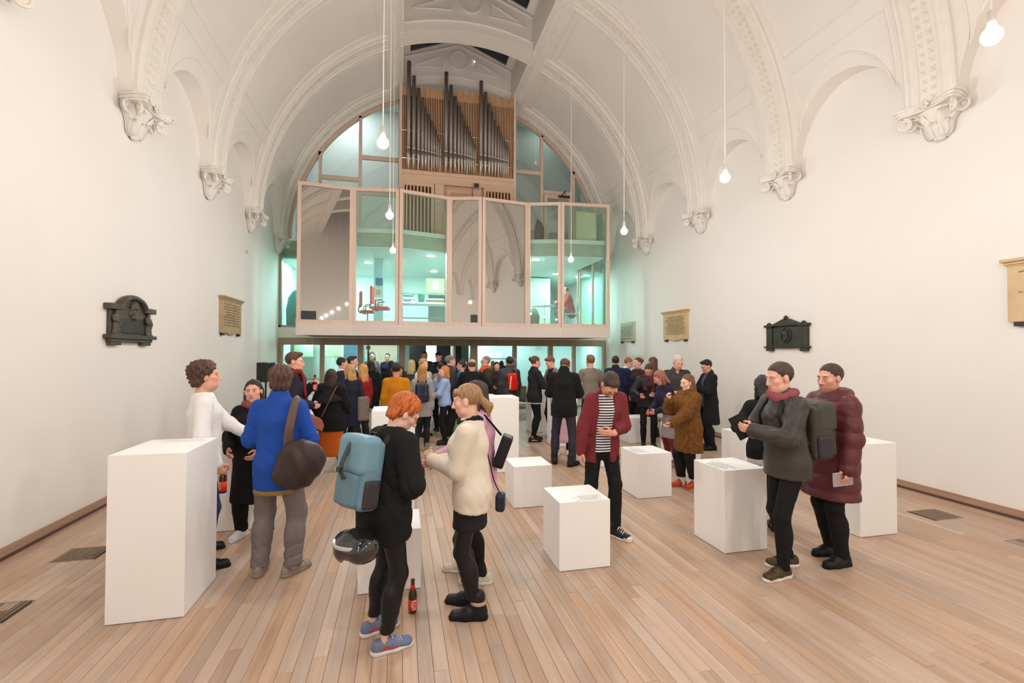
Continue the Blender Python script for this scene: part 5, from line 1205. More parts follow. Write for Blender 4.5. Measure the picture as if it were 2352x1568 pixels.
# ---- bottles and glasses
def beer_bottle(loc, lab, s=1.0, rot=None, rz=0):
    e = empty('beer_bottle', loc, rz, lab, 'bottle', 'beer bottles')
    if rot: e.rotation_euler = rot
    g = mat('brown_glass', (.035, .014, .006), .08, coat=.5); rd = mat('label_red', lin((226, 44, 24)), .5); wh = mat('label_white', lin((238, 226, 214)), .5)
    pr = [(.026, 0), (.0305, .004), (.0305, .125), (.029, .140), (.018, .166), (.0145, .185), (.0125, .215), (.0145, .217), (.0145, .232), (.011, .234)]
    MB().lathe([(r*s, z*s) for r, z in pr], 20).build('glass_body', g, e, True)
    MB().lathe([(.0309*s, .022*s), (.0309*s, .098*s)], 20).build('label', rd, e, True); MB().lathe([(.0186*s, .166*s), (.0149*s, .186*s), (.0142*s, .196*s)], 18).build('neck_label', rd, e, True)
    m = MB()
    def patch(a0, a1, z0, z1, r=.0312):
        n = 6; V = []
        for k in range(n+1):
            a = a0+(a1-a0)*k/n; V += [(r*math.cos(a)*s, r*math.sin(a)*s, z0*s), (r*math.cos(a)*s, r*math.sin(a)*s, z1*s)]
        m.add(V, [(2*k, 2*k+2, 2*k+3, 2*k+1) for k in range(n)])
    c = -math.pi/2
    def stroke(x0, x1, z0, z1): patch(c+x0/.0312, c+x1/.0312, z0, z1)
    stroke(-.014, .018, .086, .094); stroke(-.012, .014, .030, .038)
    lx = -.020                                        # the word HELLS in tall capitals
    for ch in 'HELLS':
        st = {'H': [(0, .0022, 0, 1), (.0044, .0066, 0, 1), (.002, .005, .45, .55)], 'E': [(0, .0022, 0, 1), (.002, .0066, 0, .1), (.002, .0055, .45, .55), (.002, .0066, .9, 1)], 'L': [(0, .0022, 0, 1), (.002, .0066, 0, .1)], 'S': [(0, .0066, 0, .1), (.0044, .0066, .1, .5), (0, .0066, .45, .55), (0, .0022, .5, .9), (0, .0066, .9, 1)]}[ch]
        for a, b, z0, z1 in st: stroke(lx+a, lx+b, .044+z0*.036, .044+z1*.036)
        lx += .0086
    m.build('label_lettering', wh, e); return e
beer_bottle((.10, 3.44, 0), 'brown beer bottle with red label standing on the floor', 1.0, rz=math.radians(18))
glass_thin = glassmat('thin_glass', (.97, .97, .96), .10)
beer_m = mat('pale_drink', lin((232, 196, 130)), .15)
def wine_glass(loc, lab, tilt=(0, 0, 0), fill=True):
    e = empty('wine_glass', loc, 0, lab, 'glass', 'glasses in hands'); e.rotation_euler = tilt
    MB().lathe([(.030, -.075), (.004, -.070), (.004, -.01), (.020, .0), (.038, .03), (.040, .06), (.034, .095)], 16).build('bowl', glass_thin, e, True)
    if fill: MB().lathe([(.004, .002), (.019, .004), (.034, .028), (.0345, .034)], 14).build('drink', beer_m, e, True)
    return e
# ---- loudspeaker on a stand at the left, drinks table, cushions
e = empty('loudspeaker', (-2.40, 9.5, 1.26), math.radians(160), 'black loudspeaker on a stand near the left wall', 'speaker')
b = MB().box((-.11, -.12, 0), (.11, .12, .36)).build('cabinet', black_metal, e); bevel(b, .015, 2); MB().box((-.095, .121, .02), (.095, .128, .34)).build('front_grille', mat('speaker_mesh', (.02, .02, .02), .8, bump=.6, bscale=300), e)
e = empty('speaker_stand', (-2.40, 9.5, 0), 0, 'slim black stand under the loudspeaker', 'stand'); MB().tube([(0, 0, .12), (0, 0, 1.255)], .017, 8).build('pole', black_metal, e)
for k in range(3): a = k*2.094+.4; MB().tube([(0, 0, .45), (.33*math.cos(a), .33*math.sin(a), .012)], .011, 6).build('leg', black_metal, e)
e = empty('drinks_table', (-2.15, 12.2, 0), 0, 'white drinks table with a cloth at the far left', 'table')
MB().box((-.6, -.3, .70), (.6, .3, .74)).build('table_top', white_paint, e)
for sx in (-.56, .56):
    for sy in (-.26, .26): MB().tube([(sx, sy, 0), (sx, sy, .70)], .018, 8).build('leg', chrome, e)
cl = MB(); V = []
for i in range(25):
    x = -.1+.72*i/24
    for z, y in ((.743, -.2), (.745, -.30), (.74, -.315), (.45, -.32-.012*math.sin(i*1.3)), (.12, -.325-.02*math.sin(i*1.3))): V.append((x, y, z))
cl.add(V, grid_faces(25, 5)); cl.build('table_cloth', mat('cloth_white', lin((228, 236, 232)), .8), e, True)
for k, (x, y) in enumerate(((-2.2, 12.1), (-1.98, 12.12), (-1.76, 12.1))):
    o = MB().lathe([(.05, 0), (.06, .01), (.09, .05), (.095, .055), (.088, .055), (.055, .015)], 18).build('white_bowl', white_paint, None, True, (x, y, .745)); tag(o, ['white bowl on the drinks table, nearest the bottle', 'white bowl on the drinks table, in the middle', 'white bowl on the drinks table, at the right end'][k], 'bowl', 'bowls on the drinks table')
cush = [mat('cushion_%d' % k, lin(c), .9, var=.08, vscale=12) for k, c in enumerate(((150, 148, 110), (60, 62, 60), (96, 98, 84)))]
bn = empty('low_bench', (3.05, 13.6, 0), 0, 'low wooden bench under the cushions at the far glass screen', 'bench'); MB().box((-.9, -.28, .22), (1.1, .28, .27)).build('seat_board', oak_frame, bn)
for x in (-.8, 1.0): MB().box((x-.04, -.24, 0), (x+.04, .24, .22)).build('leg', oak_frame, bn)
for k, (x, rz, ry, lab) in enumerate(((2.4, .2, .12, 'olive cushion leaning on the low bench'), (2.97, -.2, -.12, 'charcoal cushion beside the olive one on the bench'), (3.6, .1, .1, 'dark olive cushion at the right end of the bench'))):
    c = MB(); n = 14; V = []
    for i in range(n+1):
        for j in range(n+1):
            u, v = -1+2*i/n, -1+2*j/n; th = .10*((1-u**4)*(1-v**4))**.6; V.append((.24*u*(1-.08*v*v), -th, .24*v*(1-.08*u*u)))
    for i in range(n+1):
        for j in range(n+1):
            u, v = -1+2*i/n, -1+2*j/n; th = .10*((1-u**4)*(1-v**4))**.6; V.append((.24*u*(1-.08*v*v), th, .24*v*(1-.08*u*u)))
    g = grid_faces(n+1, n+1); c.add(V, g+[tuple(reversed([q+(n+1)**2 for q in f])) for f in g])
    tag(c.build('cushion', cush[k], None, True, (x, 13.6, .56), (math.radians(-12), ry, rz)), lab, 'cushion', 'cushions on the bench')

# coat rail by the far screen
rl = empty('coat_rail', (2.78, 13.1, 0), 0, 'slim metal coat rail in front of the far glass screen', 'rail')
for x in (-.45, .45): MB().tube([(x, 0, .02), (x, 0, 1.62)], .014, 8).build('post', chrome, rl); MB().tube([(x, -.25, .015), (x, .25, .015)], .014, 8).build('foot', chrome, rl)
MB().tube([(-.47, 0, 1.62), (.47, 0, 1.62)], .014, 8).build('bar', chrome, rl)
for k, (x, c, lab) in enumerate(((2.55, (96, 104, 92), 'grey green coat hanging on the coat rail'), (2.80, (40, 44, 46), 'black coat in the middle of the coat rail'), (3.03, (78, 84, 80), 'dark grey coat at the right of the coat rail'))):
    V, Q = sdf_mesh([ecap((0, 0, .62), (0, 0, 1.25), (.10, .24), (.07, .20), (1, 0, 0), .03), cap((0, -.19, 1.40), (0, 0, 1.52), .04, .045, .05), cap((0, .19, 1.40), (0, 0, 1.52), .04, .045, .05), cap((0, -.20, 1.38), (0, -.24, .85), .05, .045, .03), cap((0, .20, 1.38), (0, .24, .85), .05, .045, .03), ecap((0, 0, 1.25), (0, 0, 1.42), (.07, .20), (.05, .14), (1, 0, 0), .04)], .018, lambda P: (.010*np.sin(P[:, 1]*40+P[:, 2]*5)).astype(f32))
    e = empty('hanging_jacket', (x, 13.1, 0), .2*(k-1), lab, 'coat', 'coats on the rail'); link('coat_cloth', quad_mesh('coat_cloth', V, Q), cloth(c, 'wool'), e); MB().tube([(0, 0, 1.54), (0, 0, 1.60), (0, .015, 1.625)], .004, 5).build('hook', chrome, e)
# ================================================================== PEOPLE
def attach(F, name, label, cat, group=None):
    e = empty(name, tuple(F.root.location), F.root.rotation_euler[2], label, cat, group); return e
def sdf_part(name, prims, h, m, parent, disp=None):
    V, Q = sdf_mesh(prims, h, disp); return link(name, quad_mesh(name, V, Q), m, parent)
def strap(F, parent, pts, w, m, name='strap', t=.006):
    pts = np.array(pts, float); n = len(pts)
    tt = np.linspace(0, 1, (n-1)*6+1); k = np.arange(n)/(n-1); sm = np.stack([np.interp(tt, k, pts[:, i]) for i in range(3)], 1)
    for _ in range(3): sm[1:-1] = .25*sm[:-2]+.5*sm[1:-1]+.25*sm[2:]
    c = F.U((0, 0, 1.2)); nr = sm-np.array((c[0], c[1], 0))*(1, 1, 0)-np.array((0, 0, c[2])); nr[:, 2] *= .35; nr /= np.linalg.norm(nr, axis=1)[:, None]
    return MB().sweep(sm, nr, w, t).build(name, m, parent, True)
def backpack(F, label, col, size=(.14, .085, .22), z=1.20, fab='nylon', flap=None, side_col=None, off=.0):
    e = attach(F, 'backpack', label, 'backpack'); s = F.s; M = np.stack([F.ux, F.uy, F.uz], 1).astype(f32); hh = .011
    c = F.U((0, -.145-size[1]-off, z)); m = cloth(col, fab)
    sdf_part('main_bag', [rbox(c, [v*s for v in size], .05*s, M)], hh, m, e, lambda P: (.004*np.sin(P[:, 2]*30)*np.sin(P[:, 0]*25)).astype(f32))
    sdf_part('front_pocket', [rbox(F.U((0, -.145-size[1]*1.95-off, z-size[2]*.42)), (size[0]*.80*s, size[1]*.45*s, size[2]*.48*s), .03*s, M)], hh, cloth(side_col or col, fab), e)
    if flap: sdf_part('top_flap', [rbox(F.U((0, -.155-size[1]*1.25-off, z+size[2]*.55)), (size[0]*1.04*s, size[1]*1.0*s, size[2]*.55*s), .05*s, M)], hh, cloth(flap, fab), e)
    dk = cloth(BLACK, 'nylon')
    zt = z+size[2]; yb = -.145-size[1]*2-off
    g = cloth((66, 72, 78), 'nylon')
    for sx_ in ((0,) if flap else (-.5, .5)):
        strap(F, e, [F.U((sx_*size[0], -.15-off, zt+.015)), F.U((sx_*size[0], yb-.02, zt-.005)), F.U((sx_*size[0], yb-(.075 if flap else .012), z+size[2]*.30)), F.U((sx_*size[0], yb-(.07 if flap else .012), z+size[2]*.05)), F.U((sx_*size[0], yb-.045, z-size[2]*.15))], .03*s, g, 'closing_strap', .01)
    bk = F.U((0, yb-(.085 if flap else .02), z+size[2]*.12)); MB().obox(bk, F.ux*.022*s, F.uy*.008*s, F.uz*.016*s).build('buckle', black_metal, e)
    MB().tube([F.U((-.03, -.16-off, zt)), F.U((-.025, -.165-off, zt+.035)), F.U((.025, -.165-off, zt+.035)), F.U((.03, -.16-off, zt))], .008*s, 6).build('grab_handle', dk, e)
    for sd in (-1, 1): sdf_part('side_pocket', [rbox(F.U((sd*(size[0]-.005), -.145-size[1]-off, z-size[2]*.5)), (.02*s, size[1]*.7*s, size[2]*.40*s), .015*s, M)], hh, cloth((58, 54, 58), 'nylon'), e)
    for sd in (-1, 1):
        strap(F, e, [F.U((sd*.07, -.145-off*.5, z+size[2]*.75)), F.U((sd*.085, -.07, 1.475)), F.U((sd*.10, .06, 1.455)), F.U((sd*.125, .135, 1.33)), F.U((sd*.155, .09, 1.18)), F.U((sd*.14, -.10, 1.08))], .045*s, dk)
    return e
def W(F, p): return tuple(F.root.matrix_basis @ Vector([float(v) for v in p]))
def Wd(F, d): return tuple(F.root.matrix_basis.to_3x3() @ Vector([float(v) for v in d]))
def held_book(F, hand, label, col, size=(.15, .21, .012), tilt=(0, 0, 0), out=.03, along=.09, pages=True):
    Hd = getattr(F, hand); p = Hd['w']+Hd['d']*along*F.s+Hd['n']*out*F.s
    e = empty('booklet', W(F, p), 0, label, 'book'); e.rotation_euler = tilt
    bevel(MB().box((-size[0]/2, -size[2]/2, -size[1]/2), (size[0]/2, size[2]/2, size[1]/2)).build('cover', cloth(col, 'cotton'), e), .002, 1)
    if pages: MB().box((-size[0]/2+.004, -size[2]/2+.002, -size[1]/2-.001), (size[0]/2+.001, size[2]/2-.002, size[1]/2+.001)).build('pages', paper, e)
    return e
# ---------- foreground left group
F = person(-1.67, 4.68, 72, 1.74, 'man with curly brown hair in white jumper, seen from behind at the left', ('curly', (84, 56, 40)), (226, 168, 142), 0, head=(-4, -8, 0), Rh=(.30, .10, .90), Lh=(-.08, .38, 1.04), Le=(-.6, -.3, -1), Rn=(-.8, .5, 0), Rc=.75, Rd=(0.05, .45, -1), Lf=(-.22, .0, -6), Rf=(.22, .04, 4),
           wear=[top((240, 237, 235), 'knit', hem=.86, lo=.020, fold=.008, name='jumper'), pants((30, 58, 92), 'denim', lo=.008, name='jeans'), shoes(BLACK, sole=(26, 25, 25))])
gp = grip_point(F.R, F.s, .03, .075)
b = beer_bottle((0, 0, 0), 'brown beer bottle held by the man in the white jumper'); b.rotation_euler = (0, 0, F.root.rotation_euler[2]+.4); b.location = tuple(np.array(W(F, gp))-(0, 0, .19))
F = person(-1.40, 5.12, 186, 1.55, 'woman with long dark curls in black coat, smiling towards the left', ('long', (44, 32, 28), {'len': .26}), (228, 168, 146), 0, sex='f', head=(-6, -8, 4), lips=(190, 90, 90), Lf=(-.16, .0, -10), Rf=(.14, -.05, 14), Rh=(.16, .22, 1.02), Lh=(-.14, .22, 1.0),
           wear=[top((24, 23, 24), 'wool', hem=.42, lo=.03, flare=.03, name='coat'), dict(t='scarf', col=(132, 82, 72), fab='knit', r=.034, name='scarf'), pants(BLACK, lo=.02), shoes((238, 234, 230), 'run', laces=(220, 216, 212))])
F = person(-.99, 4.30, 6, 1.71, 'man in bright blue jacket and grey trousers, back turned, dark shoulder bag', ('mess', (86, 62, 48)), (224, 172, 148), 0, build=.94, lean=.08, head=(6, -22, 0), Lf=(-.13, .02, -4), Rf=(.15, -.02, 34), Rh=(.16, .26, 1.06), Lh=(-.14, .28, 1.06), Re=(.55, -.8, -.4), Le=(-.55, -.8, -.4),
           wear=[top((36, 78, 168), 'wool', hem=.72, lo=.026, collar=.035, fold=.012, name='jacket'), top((150, 120, 60), 'cotton', hem=.685, lo=.022, sleeve=.0, name='shirt'), pants((124, 112, 112), 'cotton', lo=.024, fold=.010), shoes((148, 136, 124), 'run', sole=(150, 138, 124), laces=(90, 84, 80))])
e = attach(F, 'shoulder_bag', 'dark brown slouchy shoulder bag on the blue jacket', 'bag'); U = F.U; brn = cloth((58, 46, 44), 'leather')
sdf_part('bag_body', [ell(U((.24, -.16, .97)), (.19, .12, .17), None, .03), ell(U((.20, -.18, .86)), (.17, .10, .12), None, .05)], .012, brn, e, lambda P: (.009*np.sin(P[:, 2]*26+P[:, 0]*34)*np.sin(P[:, 0]*15+P[:, 1]*20)).astype(f32))
strap(F, e, [U((.14, -.19, 1.08)), U((.15, -.19, 1.25)), U((.165, -.08, 1.49)), U((.19, .09, 1.40)), U((.26, .06, 1.15)), U((.30, -.06, 1.05))], .07, cloth((96, 72, 66), 'leather'))
# ---------- foreground middle pair
F = person(-.09, 3.16, 54, 1.58, 'red haired woman in loose black top with light blue backpack', ('mess', (196, 104, 46), {'v': 1.0}), (234, 186, 168), 0, sex='f', build=1.08, lean=.15, head=(28, 22, 6), glasses=True, Lf=(-.12, .02, 12), Rf=(.13, -.05, 22), Rh=(.10, .20, 1.16), Lh=(-.12, .22, 1.20), Re=(.7, -.5, -.5),
           wear=[top((20, 19, 20), 'cotton', hem=.74, lo=.045, flare=.01, fold=.014, ht=.2, name='loose_top'), pants((22, 22, 24), 'nylon', lo=.004, hem=.13, fold=.003, name='leggings'), shoes((112, 122, 150), 'run', sole=(226, 224, 222), laces=(190, 196, 206), accent=(200, 60, 44))])
backpack(F, 'light blue rolltop backpack on the red haired woman', (104, 138, 152), (.155, .085, .235), 1.18, 'nylon', flap=(112, 150, 166), side_col=(96, 128, 142))
e = attach(F, 'cycle_helmet', 'shiny black cycle helmet hanging under the blue backpack', 'helmet'); hc_ = F.U((.12, -.27, .74)); hm = mat('helmet_black', (.012, .012, .013), .12, coat=.8)
sdf_part('shell', [ell(hc_, (.155, .125, .095)), sub(ell(hc_+np.array((0, 0, -.05)), (.12, .095, .07)), .01)], .009, hm, e, lambda P: (.006*np.sin(P[:, 0]*48)).astype(f32))
MB().sweep([hc_+np.array((.13*math.cos(a), -.118*math.sin(a)-.004, .03)) for a in np.linspace(.7, 2.4, 12)], [(math.cos(a), -math.sin(a), .2) for a in np.linspace(.7, 2.4, 12)], .02, .008).build('reflective_band', mat('band_silver', (.55, .55, .56), .3, .5), e)
MB().tube([hc_+np.array((0, .02, .09)), hc_+np.array((.02, .06, .16)), F.U((.06, -.25, .98))], .008, 6).build('chin_strap', cloth(BLACK), e)
F = person(.50, 3.36, 288, 1.61, 'blonde woman in cream jumper and short black skirt, facing left', ('pony', (160, 124, 86), {'fringe': 1, 'len': .13}), (236, 186, 162), 0, sex='f', lean=.03, head=(6, 0, 0), Lh=(-.02, .30, 1.16), Rh=(.10, .30, 1.12), Lc=.6, Rc=.6, Ln=(.9, .1, .2), Lf=(-.10, -.03, -6), Rf=(.10, .05, 4),
           wear=[top((230, 218, 200), 'knit', hem=.80, lo=.030, fold=.006, ht=.12, name='jumper'), dict(t='skirt', top=.98, hem=.66, w=(.165, .185), col=(36, 34, 36), fab='wool', name='skirt'), pants((24, 23, 25), 'nylon', lo=.002, hem=.14, fold=.003, name='leggings'), dict(t='scarf', col=(26, 26, 32), r=.016, name='dark_collar'), shoes((28, 27, 28), 'boot', sole=(20, 20, 20), accent=(190, 166, 150))])
wine_glass(W(F, grip_point(F.L, F.s, .03, .07)), 'stemmed glass of pale drink held by the woman in cream', (.1, .05, 0))
F5 = F
e = attach(F, 'small_handbag', 'small dark blue quilted bag at the hip of the woman in cream', 'bag'); U = F.U
sdf_part('bag_body', [rbox(U((.06, -.22, .82)), (.05, .035, .065), .025)], .009, cloth((34, 40, 58), 'leather'), e); MB().tube([U((.06, -.22, .88)), U((.08, -.17, .98)), U((.10, -.12, 1.2))], .005, 5).build('strap', cloth((40, 40, 46)), e)
F = person(.62, 3.84, 286, 1.60, 'woman in pink jacket half hidden behind the woman in cream', ('bob', (70, 50, 40)), (236, 184, 166), 0, sex='f', head=(10, -4, 0), Lh=(-.03, .36, 1.06), Rh=(.10, .36, 1.02), Lc=.55, Lf=(-.10, -.03, -4), Rf=(.12, .16, 0),
           wear=[top((214, 160, 186), 'nylon', hem=.82, lo=.045, fold=.014, name='jacket'), pants(BLACK, lo=.006), shoes((214, 202, 184), 'run', sole=(226, 220, 210), laces=(200, 190, 176))])
wine_glass(W(F, grip_point(F.L, F.s, .03, .07)), 'stemmed glass held by the woman in pink', (.05, -.05, 0))
e = attach(F, 'black_bag', 'black angular bag behind the woman in pink', 'bag'); U = F.U
sdf_part('bag_body', [rbox(U((-.05, -.235, 1.14)), (.08, .045, .13), .015, rotx(.35).astype(f32))], .011, cloth((30, 29, 32), 'nylon'), e); MB().tube([U((-.06, -.22, 1.28)), U((-.12, -.08, 1.46)), U((-.12, .08, 1.40))], .01, 6).build('strap', cloth(BLACK), e)
# ---------- middle: maroon shirt, fur coat
F = person(2.04, 4.56, 172, 1.71, 'man in open maroon shirt over striped T-shirt, head bowed', ('quiff', (62, 44, 34)), (228, 170, 146), 0, lean=.20, head=(46, 10, 4), beard=(120, 84, 64), glasses=True, Lh=(.04, .24, 1.06), Rh=(.28, .04, .84), Lc=.55, Le=(-1, -.3, -.4), Ln=(0, -.8, .4), Ld=(1, .15, .1), Lf=(-.05, .22, -16), Rf=(.16, -.06, 14),
           wear=[top((236, 234, 230), 'cotton', mat=stripe_mat('striped_jersey', (240, 238, 236), (34, 34, 44), .0135), hem=.84, lo=.010, sleeve=0, short=1, name='t_shirt'), top((122, 44, 49), 'cotton', hem=.74, lo=.030, open=.080, ox=.05, collar=.012, fold=.009, name='shirt'), pants((22, 21, 22), 'denim', lo=.010, name='jeans'), shoes((36, 32, 32), 'high', sole=(234, 224, 204), laces=(232, 226, 214), toe=(234, 226, 206))])
F = person(3.84, 5.74, 262, 1.53, 'woman in brown fur coat and orange shoes, raising a phone', ('half', (122, 78, 48), {'len': .15}), (238, 190, 164), 0, sex='f', head=(4, 4, 0), lips=(196, 100, 92), Rh=(.05, .33, 1.36), Lh=(-.07, .36, 1.02), Re=(.5, .5, -1), Le=(-.5, -.7, -.6), Rn=(-.2, -.4, 1), Lc=.5, Rc=.55, Ln=(.4, 0, .9), Lf=(-.08, -.02, -4), Rf=(.09, .08, 6),
           wear=[top((124, 80, 34), 'fur', hem=.56, lo=.060, flare=.02, fold=.012, fuzz=.004, collar=.03, name='fur_coat'), pants((24, 23, 24), 'cotton', lo=.022, hem=.15, name='cropped_trousers'), dict(t='socks', col=(236, 232, 228), hi=.06, name='socks'), shoes((206, 76, 34), 'low', fab='leather', sole=(184, 120, 80), laces=(150, 50, 24))])
p = W(F, grip_point(F.R, F.s, .03, .085)); e = empty('phone', p, 0, 'dark phone raised by the woman in the fur coat', 'phone'); e.rotation_euler = (1.2, .1, .2); bevel(MB().box((-.035, -.004, -.07), (.035, .004, .07)).build('phone_body', mat('phone_black', (.01, .01, .02), .15), e), .006, 2); MB().box((-.032, -.0052, -.064), (.032, -.0042, .064)).build('screen', mat('phone_screen', (.02, .02, .05), .08), e)
wine_glass(W(F, grip_point(F.L, F.s, .03, .07)), 'small stemmed glass in the lower hand of the fur coat woman', (0, 0, 0), False)
# ---------- right walking men
F = person(3.18, 3.36, 276, 1.76, 'man in dark grey jacket walking left with a green backpack', ('short', (76, 52, 40)), (230, 178, 158), 0, lean=.06, head=(6, 0, 0), Lh=(-.10, .36, 1.20), Rh=(.12, .32, 1.22), Lc=.6, Rc=.5, Ln=(.9, 0, .3), Lf=(-.10, .14, -14), Rf=(.10, -.06, 6),
           wear=[top((66, 62, 58), 'nylon', hem=.80, lo=.036, collar=.02, fold=.013, name='jacket'), dict(t='scarf', col=(150, 78, 88), fab='knit', r=.036, name='red_scarf'), pants((22, 20, 21), 'denim', lo=.004, name='jeans'), shoes((74, 62, 36), 'run', sole=(230, 224, 214), laces=(60, 50, 30))])
backpack(F, 'dark green backpack on the man walking left', (70, 68, 56), (.15, .10, .23), 1.16, 'nylon', flap=(74, 72, 60))
held_book(F, 'L', 'dark booklet held by the man in the grey jacket', (34, 32, 34), (.14, .2, .01), (.0, .5, F.root.rotation_euler[2]+1.3), .03, .09, False)
F = person(3.76, 3.46, 272, 1.74, 'man in long maroon hooded puffer coat, facing left', ('short', (66, 48, 38)), (222, 164, 140), 0, head=(4, -4, 0), beard=(150, 104, 84), Lh=(-.26, .10, .84), Rh=(.22, .16, .90), Lc=.7, Ln=(.9, .3, 0), Lf=(-.12, .05, -4), Rf=(.10, -.06, 0),
           wear=[top((98, 48, 50), 'nylon', hem=.58, lo=.058, flare=.03, hy=.03, quilt=.13, hood=1, collar=.02, slo=.7, fold=.004, name='puffer_coat'), pants((22, 21, 23), 'denim', lo=.012), shoes((26, 25, 27), 'run', sole=(22, 22, 24), laces=(40, 40, 42))])
held_book(F, 'L', 'grey booklet held low by the man in the maroon coat', (176, 158, 156), (.19, .11, .015), (0, .05, F.root.rotation_euler[2]+1.57), .03, .09)
F = person(3.72, 4.22, 20, 1.60, 'person in black behind the man with the green backpack', ('bob', (40, 30, 26)), q=1, sex='f', head=(10, -10, 0), Lh=(-.20, .24, 1.1), wear=[top((28, 27, 28), 'wool', hem=.80, lo=.02), top((206, 200, 194), 'cotton', hem=.74, lo=.012, sleeve=0, name='shirt'), pants(BLACK, lo=.004), shoes(BLACK, sole=(20, 20, 20))])
# ---------- right group before the wall
F = person(5.70, 7.86, 280, 1.70, 'young man in long black coat by the right wall, reading', ('quiff', (30, 24, 22)), (214, 160, 134), 1, head=(22, -6, 0), Lh=(-.08, .32, 1.22), Rh=(.10, .32, 1.20), Lc=.5, Rc=.5, Ln=(.4, 0, .9), wear=[top((58, 60, 92), 'knit', mat=stripe_mat('navy_stripe', (48, 50, 84), (92, 94, 120), .012), hem=.82, lo=.012, sleeve=0, name='jumper'), top((30, 30, 33), 'wool', hem=.50, lo=.036, flare=.05, open=.06, collar=.025, name='long_coat'), pants((28, 28, 32), lo=.012), shoes((20, 19, 20), sole=(18, 18, 18))])
held_book(F, 'L', 'white booklet read by the young man in the long coat', (236, 232, 226), (.15, .2, .012), (.9, 0, F.root.rotation_euler[2]+.2), .03, .09)
F = person(4.95, 7.75, 186, 1.80, 'older man with white hair in dark grey shirt, looking down', ('short', (206, 200, 192)), (226, 172, 152), 1, build=1.1, head=(24, 0, 0), Lh=(-.14, .28, 1.08), Rh=(.14, .28, 1.08), wear=[top((62, 60, 58), 'cotton', hem=.84, lo=.024, collar=.015, vneck=.10, sleeve=.5, name='shirt'), pants((50, 50, 56), lo=.012), shoes(BLACK, sole=(20, 20, 20))])
F = person(4.26, 6.82, 268, 1.58, 'person in navy top and grey lilac skirt, leaning towards the plinths', ('bob', (150, 96, 76)), (214, 150, 132), 1, sex='f', lean=.30, head=(14, 20, 0), Lh=(-.10, .36, 1.0), Rh=(.12, .36, .98), wear=[top((42, 36, 60), 'knit', hem=.92, lo=.026, name='top'), dict(t='skirt', top=1.0, hem=.52, w=(.17, .23), col=(146, 130, 138), fab='wool', name='skirt'), pants((110, 38, 44), 'nylon', lo=-.004, hem=.10, fold=.002, name='red_tights'), shoes((132, 100, 80), 'low', sole=(170, 150, 130))])
F = person(4.70, 8.32, 205, 1.64, 'person in black jacket and burgundy scarf bending forward', ('short', (70, 48, 40)), (212, 142, 122), 1, lean=.22, head=(20, 10, 0), beard=(130, 84, 66), Lh=(-.10, .34, 1.10), Rh=(.20, .34, 1.08), wear=[top((30, 28, 31), 'nylon', hem=.82, lo=.040, collar=.02, name='jacket'), dict(t='scarf', col=(92, 42, 56), r=.036, tail=.25, name='scarf'), pants((22, 21, 22), lo=.006), shoes(BLACK, sole=(20, 20, 20))])
F = person(5.32, 9.25, 330, 1.72, 'woman with long brown hair in rust brown coat, facing away', ('long', (96, 60, 40), {'len': .30}), q=1, sex='f', wear=[top((134, 82, 30), 'wool', hem=.52, lo=.034, flare=.03, name='coat'), pants(BLACK, lo=.004), shoes(BLACK, 'boot', sole=(20, 20, 20))])
F = person(5.30, 9.85, 262, 1.70, 'woman with tied brown hair in profile beside the rust coat', ('bun', (92, 58, 40)), (232, 176, 154), 1, sex='f', wear=[top((60, 44, 42), 'wool', hem=.70, lo=.03), pants(BLACK), shoes(BLACK)])
F = person(4.74, 9.85, 12, 1.74, 'man in navy jacket with back turned, at the right group', ('short', (48, 34, 28)), q=1, wear=[top((34, 40, 66), 'wool', hem=.74, lo=.036, collar=.035, name='jacket'), pants((34, 34, 42), 'denim'), shoes(BLACK)])
F = person(5.30, 10.4, 105, 1.70, 'man with ginger hair in dark blue jacket, looking right', ('short', (150, 96, 60)), (232, 170, 148), 1, head=(22, 4, 0), wear=[top((236, 232, 230), hem=.9, lo=.008, sleeve=0, collar=.02, name='shirt'), top((36, 42, 78), 'wool', hem=.76, lo=.03, open=.05, name='jacket'), pants(CHAR), shoes(BLACK)])
F = person(3.80, 9.05, 2, 1.77, 'man in grey brown jumper with back turned', ('quiff', (128, 88, 58)), (228, 168, 142), 1, Rh=(.18, .3, 1.1), Lh=(-.18, .3, 1.1), wear=[top((132, 120, 108), 'knit', hem=.86, lo=.022, name='jumper'), pants((52, 48, 52), 'denim', lo=.01), shoes(CHAR)])
F = person(2.62, 7.34, 22, 1.77, 'tall man in black wool coat with back turned, head bowed', ('bald', (96, 72, 58)), (224, 166, 142), 1, lean=.05, head=(30, 16, 0), Rh=(.14, .34, 1.08), Lh=(-.14, .34, 1.08), Lf=(-.16, .06, -10), Rf=(.14, -.10, 34), wear=[top((24, 24, 27), 'wool', hem=.78, lo=.040, collar=.055, fold=.012, name='coat'), pants((52, 48, 62), 'denim', lo=.012, name='jeans'), shoes((34, 33, 36), 'boot', sole=(26, 26, 28))])
F = person(2.84, 8.02, 196, 1.56, 'person in long pink skirt hidden behind the man in the black coat', ('bob', (60, 44, 36)), q=2, sex='f', wear=[top((200, 170, 176), 'knit', hem=.9, lo=.02), dict(t='skirt', top=1.0, hem=.26, w=(.16, .24), col=(222, 176, 184), pleat=.008, name='pleated_skirt'), pants(BLACK, lo=-.005), shoes((236, 232, 228))])
